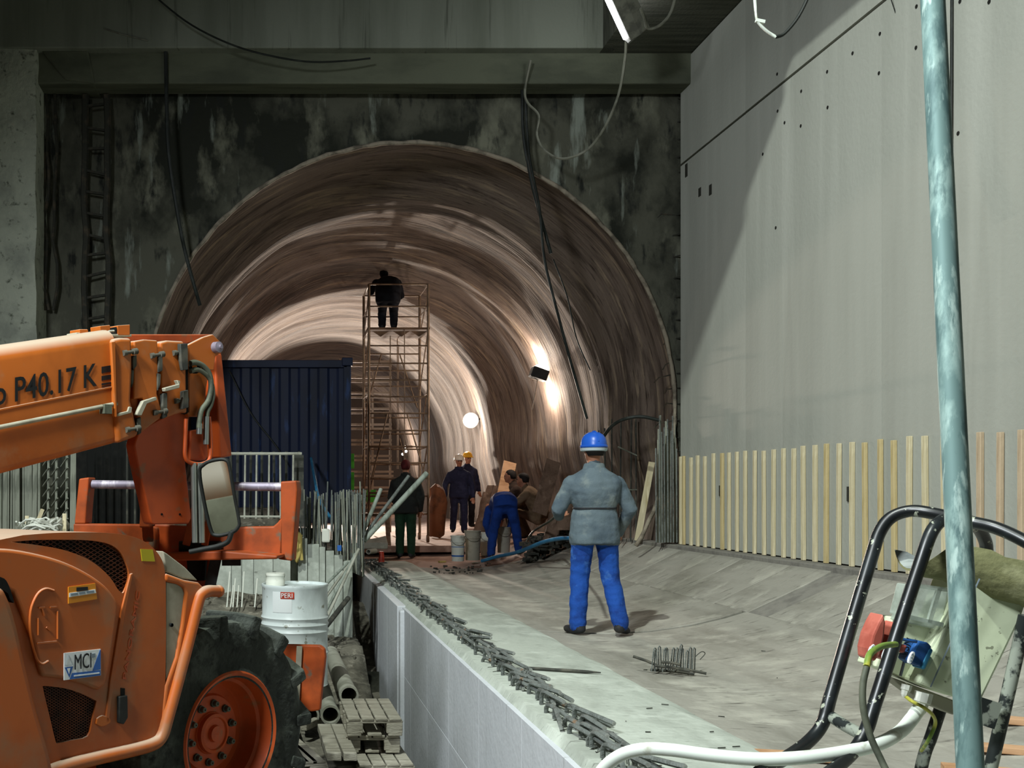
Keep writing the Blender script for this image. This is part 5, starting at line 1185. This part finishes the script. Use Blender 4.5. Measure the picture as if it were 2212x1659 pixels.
# make sure the plane normal points to the camera
if cpl.n.y > 0: cpl = Plane(cpl.p0, -cpl.e)
cplate([(170, 1034), (192, 1031), (190, 1056), (186, 1100), (184, 1132), (160, 1132), (163, 1100)], .12, M['orange_w'], 'carriage_post')
cplate([(606, 1040), (640, 1038), (642, 1060), (636, 1140), (630, 1212), (600, 1208), (606, 1110)], .14, M['orange_w'], 'carriage_post')
cplate([(158, 1131), (322, 1133), (340, 1140), (340, 1205), (158, 1200)], .09, M['orange_w'], 'carriage_plate')
cplate([(480, 1145), (520, 1138), (590, 1137), (600, 1128), (612, 1112), (612, 1206), (560, 1203), (480, 1200), (440, 1196), (440, 1150)], .09, M['orange_w'], 'carriage_plate')
cplate([(330, 1132), (470, 1140), (470, 1200), (330, 1205)], .07, M['orange_d'], 'carriage_centre', out=-.03)
cplate([(350, 1195), (480, 1190), (600, 1200), (598, 1208), (350, 1212)], .30, M['orange_w'], 'carriage_shelf', out=.2)
m = MB(); m.tube([cpl.off(-.06).at(188, 1046), cpl.off(-.06).at(612, 1052)], .028, 12); m.obj('carriage_bar', M['steel_p'], th, smooth=60)
cplate([(302, 1098), (312, 1092), (322, 1094), (324, 1140), (300, 1140)], .05, M['orange_w'], 'carriage_lug', out=.05)
m = MB(); m.beam(cpl.off(.12).at(402, 1178), cpl.off(.12).at(420, 1098), .05, .03, up=(0, 1, 0)); m.obj('tilt_link', M['orange_w'], th, bevel=.006)
m = MB(); m.beam(cpl.off(.12).at(442, 1178), cpl.off(.12).at(462, 1065), .045, .03, up=(0, 1, 0)); m.obj('tilt_link', M['orange_w'], th, bevel=.006)
m = MB(); m.lathe(cpl.off(.05).at(404, 1180), (1, 0, 0), [(-.05, .001), (-.05, .034), (.22, .034), (.22, .001)], 14); m.obj('lower_pin', M['black'], th, smooth=40)
cplate([(355, 1200), (455, 1198), (460, 1280), (440, 1290), (400, 1300), (380, 1260)], .10, M['orange_d'], 'chassis_nose', out=-.05)
cplate([(402, 1204), (445, 1200), (442, 1255), (405, 1255)], .04, M['dark'], 'chassis_recess', out=.0)
m = MB(); m.beam(cpl.off(.02).at(468, 1200), cpl.off(.02).at(452, 1275), .07, .04, up=(0, 1, 0)); m.obj('fork_hook', M['black'], th)
m = MB(); m.box(cpl.off(.0).at(500, 1213), (.12, .05, .05)); m.obj('fork_stub', M['black'], th)
# ---- mirror on its arm
mpl = Plane(P(470, 1070, 5.55), (cos(R(-17)), sin(R(-17))))
if mpl.n.y > 0: mpl = Plane(mpl.p0, -mpl.e)
mp_ = smoothpoly([(438, 1008), (455, 996), (480, 990), (495, 992), (501, 1005), (506, 1060), (513, 1125), (511, 1138), (500, 1150), (475, 1158), (458, 1158), (450, 1148), (442, 1100), (436, 1040), (436, 1015)], 3)
q = mpl
m = MB(); m.prism([q.at(*p) for p in mp_], -q.n * .012); mg = m.obj('mirror_glass', M['mirror'], th)
m = MB(); m.tube([q.at(*p) + q.n * .003 for p in mp_ + mp_[:2]], .0095, 8); m.obj('mirror_frame', M['black'], mg, smooth=60)
m = MB(); m.prism([q.off(-.02).at(*p) for p in mp_], -q.n * .03); m.obj('mirror_back', M['black'], mg, bevel=.008)
mg.rotation_mode = 'QUATERNION'; mg.rotation_quaternion = Quaternion(q.e, R(13) * (1 if q.e.cross(q.n).z < 0 else -1))
m = MB(); m.tube(catmull([q.off(-.03).at(*p) for p in ((500, 1150), (492, 1170), (470, 1180), (440, 1186), (410, 1192))]), .014, 8); m.obj('mirror_arm', M['black'], th, smooth=60)
# ---- stabiliser plate ahead of the wheel
spl = Plane(P(655, 1460, 7.4), (cos(R(-20)), sin(R(-20))))
if spl.n.y > 0: spl = Plane(spl.p0, -spl.e)
m = MB(); m.prism([spl.at(*p) for p in ((600, 1392), (690, 1394), (700, 1402), (702, 1420), (690, 1535), (670, 1538), (600, 1500))], -spl.n * .05); sb = m.obj('stabiliser_plate', M['orange_w'], th, bevel=.012)
m = MB(); m.beam(spl.off(.015).at(647, 1396), spl.off(.015).at(640, 1530), .04, .03, up=(0, 1, 0)); m.obj('stabiliser_rib', M['greypanel'], sb, bevel=.004)
m = MB(); m.beam(spl.off(-.03).at(620, 1450), c - RT * .5 + FW * .5, .12, .12); m.obj('stabiliser_leg', M['orange_w'], th, bevel=.01)
# dark underside so that the chassis closes behind the wheel
m = MB(); cc = W0 - RT * .75 - FW * .9 + Vector((0, 0, -.02)); m.box(cc, (2.6, .9, .5), Matrix.Rotation(pi / 2 - hd, 3, 'Z')); m.obj('chassis', M['orange_d'], th, bevel=.03)
# ================================================================ PEOPLE
def cap_chain(m, pts, rs, n=12, flat=(1, 1)):
    """tapered rounded limb through the points"""
    pts = [Vector(p) for p in pts]
    e0 = (pts[0] - pts[1]).normalized(); e1 = (pts[-1] - pts[-2]).normalized()
    P_ = [pts[0] + e0 * rs[0] * .95, pts[0] + e0 * rs[0] * .6] + pts + [pts[-1] + e1 * rs[-1] * .6, pts[-1] + e1 * rs[-1] * .95]
    R_ = [rs[0] * .3, rs[0] * .8] + list(rs) + [rs[-1] * .8, rs[-1] * .3]
    m.tube(P_, R_, n)
def person(label, loc, face, J, Z, extras, voxel=.016, group=None, scale=1.0):
    """J joints in metres (x right, y forward, z up); Z materials by zone"""
    root = empty('person', loc, label, 'person', group)
    prim = []                                         # (zone, points, radii)
    m = MB()
    def limb(zone, pts, rs): cap_chain(m, pts, rs); prim.append((zone, [Vector(p) for p in pts], list(rs)))
    def torso(zone, rings, side):
        side = Vector(side).normalized(); out = []
        for i, (c_, a, b_) in enumerate(rings):
            c_ = Vector(c_); t = Vector(rings[min(i + 1, len(rings) - 1)][0]) - Vector(rings[max(i - 1, 0)][0]); t.normalize()
            dep = t.cross(side).normalized(); sd_ = dep.cross(t)
            out.append(m.ring(c_, sd_ * a, dep * b_, 20, .85))
        m.loft(out); prim.append((zone, [Vector(r[0]) for r in rings], [min(r[1], r[2]) * .9 + .25 * abs(r[1] - r[2]) for r in rings]))
    side = J.get('side', (1, 0, 0))
    torso('top', J['torso'], side)
    limb('low', [J['pelvis'], Vector(J['pelvis']) + Vector((0, 0, .02))], [.135, .135])
    for s in 'LR':
        limb('arm', [J['sh' + s], J['el' + s], J['wr' + s]], [.075, .066, .05])
        limb('low', [J['hp' + s], J['kn' + s], J['an' + s]], [.102, .084, .072])
        a = Vector(J['an' + s]); fd = Vector(J.get('ft' + s, (0, 1, 0))).normalized()
        limb('boot', [a + Vector((0, 0, -.035)) - fd * .03, a + Vector((0, 0, -.045)) + fd * .06, a + Vector((0, 0, -.055)) + fd * .15], [.05, .046, .036])
    hc = Vector(J['head']); hf = Vector(J.get('look', (0, 1, 0))).normalized(); hu = Vector(J.get('hup', (0, 0, 1))).normalized()
    limb('skin', [J['neck'], hc - hu * .07], [.06, .055])
    hs = hf.cross(hu).normalized(); hu = hs.cross(hf)
    m.loft([m.ring(hc + hu * z + hf * y, hs * a, hf * b_, 14) for z, y, a, b_ in ((-.125, .03, .02, .03), (-.11, .03, .045, .055), (-.06, .015, .064, .082), (0, 0, .075, .097), (.05, -.005, .074, .098), (.09, -.01, .055, .075), (.115, -.01, .02, .03))]); prim.append(('skin', [hc - hu * .08, hc + hu * .08], [.07, .08]))
    m.ball(hc + hf * .1 - hu * .02, .017, 8, 5, 1, 1, 1.5); prim.append(('skin', [hc + hf * .1, hc + hf * .1 - hu * .03], [.015, .015]))
    for s in (-1, 1): m.ball(hc + hs * .077 * s - hf * .005, .022, 7, 5, .6, .8, 1.3)
    tmp = m.obj('tmp', M['skin'], None, origin=(0, 0, 0))
    rm = tmp.modifiers.new('r', 'REMESH'); rm.mode = 'VOXEL'; rm.voxel_size = voxel
    s_ = tmp.modifiers.new('s', 'SMOOTH'); s_.factor = .5; s_.iterations = 4
    dg = bpy.context.evaluated_depsgraph_get(); me = bpy.data.meshes.new_from_object(tmp.evaluated_get(dg)); bpy.data.objects.remove(tmp)
    zones = ['top', 'low', 'boot', 'skin']
    bm = bmesh.new(); bm.from_mesh(me)
    for v in bm.verts:                                   # cloth folds
        n_ = noise.noise(v.co * 9) * .007 + noise.noise(Vector((v.co.x * 7, v.co.y * 7, v.co.z * 22))) * .006
        if (v.co - hc).length > .16: v.co += v.normal * n_
    for f in bm.faces:
        c_ = f.calc_center_median(); best = 1e9; bz_ = 'top'
        for z, pts, rs in prim:
            for i in range(len(pts) - 1):
                a, b_ = pts[i], pts[i + 1]; ab = b_ - a; t = max(0, min(1, (c_ - a).dot(ab) / max(ab.length_squared, 1e-9)))
                d_ = (c_ - (a + ab * t)).length - (rs[i] + (rs[i + 1] - rs[i]) * t)
                if d_ < best: best = d_; bz_ = z
        if 'hem' in J and bz_ in ('top', 'low'): bz_ = 'top' if c_.z > J['hem'] - .012 else 'low'
        f.material_index = zones.index('top' if bz_ == 'arm' else bz_); f.smooth = True
    mm = MB(); mm.bm.free(); mm.bm = bm
    # hands: palm, four fingers, thumb
    mm.mi = 3
    for s, sg in (('L', -1), ('R', 1)):
        w_ = Vector(J['wr' + s]); e = (w_ - Vector(J['el' + s])).normalized(); hd_ = Vector(J.get('hand' + s, e)).normalized()
        up = Vector(J.get('palm' + s, (0, 1, 0))); lat = hd_.cross(up).normalized(); up = lat.cross(hd_)
        c_ = w_ + e * .03
        mm.loft([mm.ring(c_ + hd_ * t, lat * a, up * b_, 10) for t, a, b_ in ((0, .026, .02), (.03, .036, .018), (.07, .042, .016), (.095, .036, .012))])
        for k in range(4):
            o = c_ + hd_ * .085 + lat * (.027 - .018 * k); L = (.062, .075, .07, .055)[k]
            mm.tube([o, o + hd_ * L * .45 + up * .006, o + hd_ * L * .8 + up * .022, o + hd_ * L * .85 + up * .045], [.0095, .009, .008, .006], 6)
        o = c_ + hd_ * .03 + lat * .034; mm.tube([o, o + lat * .025 + hd_ * .02 + up * .01, o + lat * .03 + hd_ * .05 + up * .02], [.012, .010, .007], 6)
    Mt = Matrix.Translation(Vector(loc)) @ Matrix.Rotation(face, 4, 'Z') @ Matrix.Scale(scale, 4)
    bmesh.ops.transform(bm, matrix=Mt, verts=bm.verts)
    mm.mi = 0
    body = mm.obj('body', [M[Z[z]] for z in zones], root, fix=False)
    def T(v): return Mt @ Vector(v)
    # face
    if 'face' in extras:
        for s in (-1, 1):
            q = MB(); q.ball(T(hc + hf * .088 + hs * .03 * s + hu * .005), .011 * scale, 8, 5); q.obj('eye', M['ink'], root, smooth='all')
        q = MB(); q.tube([T(hc + hf * .088 + hs * .025 * s - hu * .062) for s in (-1, 0, 1)], .006 * scale, 6); q.obj('mouth', M['red'], root)
    if 'helmet' in extras:
        mt = extras['helmet']; q = MB()
        prof = [(.0, .110, .132), (.03, .109, .130), (.07, .099, .117), (.10, .078, .092), (.12, .047, .057), (.128, .012, .015)]
        o = hc + hu * .035 - hf * .01
        q.loft([q.ring(o + hu * z, hs * a, hf * b_, 24) for z, a, b_ in prof]); 
        q.loft([q.ring(o + hu * z + hf * y, hs * a, hf * b_, 24) for z, y, a, b_ in ((-.012, .0, .114, .138), (.0, .0, .118, .142), (.010, 0, .110, .132))])
        q.loft([q.ring(o + hf * .135 + hu * z, hs * .075 * a, hf * .05 * a, 16) for z, a in ((-.016, .9), (-.004, 1), (.004, .9))])
        q.tube([o + hu * (.128 * sin(a) + .004) + hf * (.13 * cos(a)) for a in [pi * (k + 1) / 12 for k in range(11)]], .008, 5)
        bmesh.ops.transform(q.bm, matrix=Mt, verts=q.bm.verts); q.obj('helmet', M[mt], root, smooth=50)
    if 'band' in extras:
        q = MB(); o = hc + hu * .01 - hf * .01
        q.loft([q.ring(o + hu * z, hs * a, hf * a * 1.18, 22) for z, a in ((-.02, .100), (-.015, .112), (.008, .116), (.012, .10))]); bmesh.ops.transform(q.bm, matrix=Mt, verts=q.bm.verts); q.obj('head_band', M[extras['band']], root, smooth=50)
    if 'hair' in extras:
        mt = extras['hair']; q = MB(); o = hc - hf * .012
        q.loft([q.ring(o + hu * z - hf * y, hs * a, hf * b_, 18) for z, y, a, b_ in ((-.05, .045, .066, .058), (-.01, .03, .082, .078), (.03, .015, .086, .098), (.07, .008, .078, .095), (.105, .005, .055, .07), (.125, .005, .015, .02))]); bmesh.ops.transform(q.bm, matrix=Mt, verts=q.bm.verts); q.obj(extras.get('hairname', 'hair'), M[mt], root, smooth='all')
    if 'cord' in extras:
        q = MB(); q.loft([q.ring((0, -.002, 1.11 + z), Vector((a * 1.05, 0, 0)), Vector((0, a * .76, 0)), 28, .85) for z, a in ((-.008, .176), (-.004, .180), (.004, .180), (.008, .176))], False); bmesh.ops.transform(q.bm, matrix=Mt, verts=q.bm.verts); q.obj('waist_cord', M[extras['cord']], root, smooth=60)
    if 'collar' in extras:
        q = MB(); nk = Vector(J['neck']); q.loft([q.ring(nk + Vector((0, y, z)), Vector((a, 0, 0)), Vector((0, a * .95, 0)), 18) for z, y, a in ((-.05, 0, .12), (-.01, .0, .098), (.03, 0, .086), (.035, 0, .074), (-.01, 0, .07))]); bmesh.ops.transform(q.bm, matrix=Mt, verts=q.bm.verts); q.obj('collar', M[extras['collar']], root, smooth=50)
    return root

def stand(lean=0, arms=None, legs=None, hem=.80, wide=1.0):
    J = dict(pelvis=(0, 0, .93), neck=(0, .01, 1.47), head=(0, .03, 1.62),
             torso=[((0, 0, hem), .205 * wide, .155), ((0, 0, hem + .06), .21 * wide, .16), ((0, 0, .98), .2 * wide, .15), ((0, 0, 1.06), .188 * wide, .14), ((0, 0, 1.11), .172 * wide, .128), ((0, -.005, 1.17), .192 * wide, .143), ((0, -.01, 1.25), .215 * wide, .15), ((0, -.005, 1.345), .225 * wide, .135), ((0, 0, 1.40), .195, .115), ((0, 0, 1.44), .13, .095), ((0, .0, 1.47), .085, .08), ((0, 0, 1.49), .05, .05)],
             shL=(-.195, 0, 1.33), shR=(.195, 0, 1.33), elL=(-.27, -.01, 1.10), elR=(.27, -.01, 1.10), wrL=(-.26, .10, .87), wrR=(.26, .10, .87),
             hpL=(-.10, 0, .88), hpR=(.10, 0, .88), knL=(-.115, .02, .50), knR=(.115, .02, .50), anL=(-.12, -.02, .10), anR=(.12, -.02, .10), ftL=(-.25, 1, 0), ftR=(.25, 1, 0))
    J['hem'] = hem
    if arms: J.update(arms)
    if legs: J.update(legs)
    return J
# 1 blue-helmeted worker on the invert, seen from behind
pz = P(1290, 1357, 9.35)
x_ = P(1288, 1350, 9.3).x
person('worker in grey-blue jacket, blue trousers and blue helmet, back turned, standing on the invert', (x_, 9.35, fz(x_) + .003), R(2),
       stand(arms=dict(shL=(-.20, 0, 1.33), elL=(-.315, .03, 1.10), wrL=(-.24, .26, 1.04), elR=(.315, -.01, 1.10), wrR=(.27, .16, .90), palmL=(0, 0, 1), handL=(.6, .8, 0)),
             legs=dict(hpL=(-.10, 0, .88), knL=(-.125, .03, .49), anL=(-.15, -.0, .095), hpR=(.10, 0, .88), knR=(.14, .0, .50), anR=(.185, -.13, .11), ftL=(-.35, .9, 0), ftR=(.55, -.2 + .9, -.1)), hem=.80, wide=1.05),
       dict(top='jacket', low='blue', boot='boot', skin='skin'), dict(helmet='helmet_b', band='band', collar='jacket', hair='hair', cord='boot'), voxel=.011, scale=1.0)
# 2 maroon cap, dark clothes
d = 18.75; p = P(876, 1200, d); p.z = tz(p.x, d)
person('worker in charcoal jacket, dark green trousers and maroon cap, back turned beside the scaffold', (p.x, d, p.z), R(-12),
       stand(arms=dict(elL=(-.27, .06, 1.08), wrL=(-.2, .25, .98), elR=(.28, .0, 1.09), wrR=(.25, .10, .86)), legs=dict(knL=(-.1, .02, .5), anL=(-.1, 0, .1), knR=(.1, .02, .5), anR=(.1, 0, .1)), wide=1.12),
       dict(top='darkjac', low='darkgreen', boot='boot', skin='skin'), dict(hair='maroon', hairname='knit_cap', collar='darkjac'), voxel=.018)
# 3 white helmet, navy, facing the camera
d = 23.8; p = P(991, 1158, d)
person('worker in navy workwear and white helmet walking towards the pails', (p.x, d, tz(p.x, d)), R(182),
       stand(arms=dict(elL=(-.30, .02, 1.09), wrL=(-.30, .08, .84), elR=(.31, .0, 1.10), wrR=(.32, .06, .85)), legs=dict(knL=(-.11, .06, .5), anL=(-.11, .05, .1), knR=(.11, .0, .5), anR=(.12, -.08, .11)), wide=1.1),
       dict(top='navy', low='navy', boot='boot', skin='skin'), dict(helmet='helmet_w', face=1, collar='navy'), voxel=.018)
# 4 yellow helmet behind him
d = 25.0; p = P(1009, 1130, d)
person('worker in dark clothes and yellow helmet half hidden behind the white-helmeted worker', (p.x, d, tz(p.x, d)), R(200),
       stand(), dict(top='navy', low='blackc', boot='boot', skin='skin'), dict(helmet='helmet_y', face=1), voxel=.02)
# 5 bending worker
d = 18.0; p = P(1090, 1198, d); p.z = tz(p.x, d)
person('worker in blue overalls bending deep over a pail, seen from behind', (p.x, d, p.z + .0), R(-4),
       dict(pelvis=(0, -.02, .90), neck=(.0, .62, .70), head=(.0, .72, .62), look=(0, .5, -.8), hup=(0, .8, .5), side=(1, 0, 0),
            torso=[((0, -.10, .86), .20, .16), ((0, -.04, .97), .215, .17), ((0, .10, 1.01), .20, .15), ((0, .30, .97), .21, .145), ((0, .46, .86), .21, .135), ((0, .56, .76), .15, .10), ((0, .62, .71), .08, .07)],
            shL=(-.2, .48, .84), shR=(.2, .48, .84), elL=(-.26, .40, .60), elR=(.18, .50, .58), wrL=(-.2, .42, .38), wrR=(.10, .42, .36),
            hpL=(-.11, -.04, .86), hpR=(.11, -.04, .86), knL=(-.19, -.02, .49), knR=(.20, .04, .50), anL=(-.235, -.05, .10), anR=(.25, .10, .17), ftL=(-.3, 1, 0), ftR=(.7, .8, 0)),
       dict(top='overall', low='overall', boot='boot', skin='skin'), dict(hair='hair'), voxel=.018)
# 6 and 7 two workers crouching on the right
def crouch(): return dict(pelvis=(0, -.12, .40), neck=(0, .12, .93), head=(0, .18, 1.07),
    torso=[((0, -.16, .36), .19, .16), ((0, -.14, .46), .2, .16), ((0, -.08, .60), .2, .15), ((0, .02, .78), .215, .145), ((0, .09, .87), .19, .12), ((0, .12, .92), .10, .085), ((0, .13, .95), .05, .05)],
    shL=(-.2, .05, .82), shR=(.2, .05, .82), elL=(-.26, .24, .62), elR=(.26, .24, .62), wrL=(-.14, .44, .55), wrR=(.14, .44, .55),
    hpL=(-.11, -.12, .36), hpR=(.11, -.12, .36), knL=(-.2, .30, .50), knR=(.2, .30, .50), anL=(-.16, .12, .10), anR=(.16, .12, .10))
d = 19.1; p = P(1150, 1112, d); p.z = tz(p.x, d)
person('bareheaded worker in khaki jacket crouching in profile by the scrap heap', (p.x, d, p.z), R(62), crouch(), dict(top='khaki', low='khaki', boot='boot', skin='skin'), dict(hair='hair', face=1), voxel=.02)
d = 20.0; p = P(1122, 1112, d); p.z = tz(p.x, d)
person('dark-clothed worker crouching behind the worker in khaki jacket', (p.x, d, p.z + .06), R(75), crouch(), dict(top='brownj', low='brownj', boot='boot', skin='skin'), dict(hair='hair', face=1), voxel=.02)
# 8 worker on the scaffold
d = 20.45; p = P(838, 711, d)
person('stooping worker in black clothes standing on top of the scaffold tower', (p.x, d, SZ(712) + .045), R(-5),
       dict(pelvis=(0, -.06, .62), neck=(-.06, .24, 1.02), head=(-.07, .32, 1.10), look=(0, 1, -.4), hup=(-.1, .4, 1), side=(1, 0, 0),
            torso=[((0, -.10, .50), .23, .17), ((0, -.09, .60), .24, .18), ((0, -.04, .75), .245, .175), ((0, .08, .90), .235, .16), ((-.03, .18, .98), .16, .11), ((-.05, .22, 1.01), .09, .08), ((-.06, .24, 1.03), .05, .05)],
            shL=(-.22, .1, .93), shR=(.19, .12, .92), elL=(-.33, .2, .76), elR=(.26, .25, .70), wrL=(-.30, .42, .80), wrR=(.12, .42, .62),
            hpL=(-.10, -.08, .56), hpR=(.10, -.08, .56), knL=(-.11, .06, .33), knR=(.11, .06, .33), anL=(-.11, -.02, .10), anR=(.11, -.02, .10)),
       dict(top='blackc', low='blackc', boot='boot', skin='skin'), dict(hair='blackc', hairname='hood'), voxel=.018, scale=1.02)
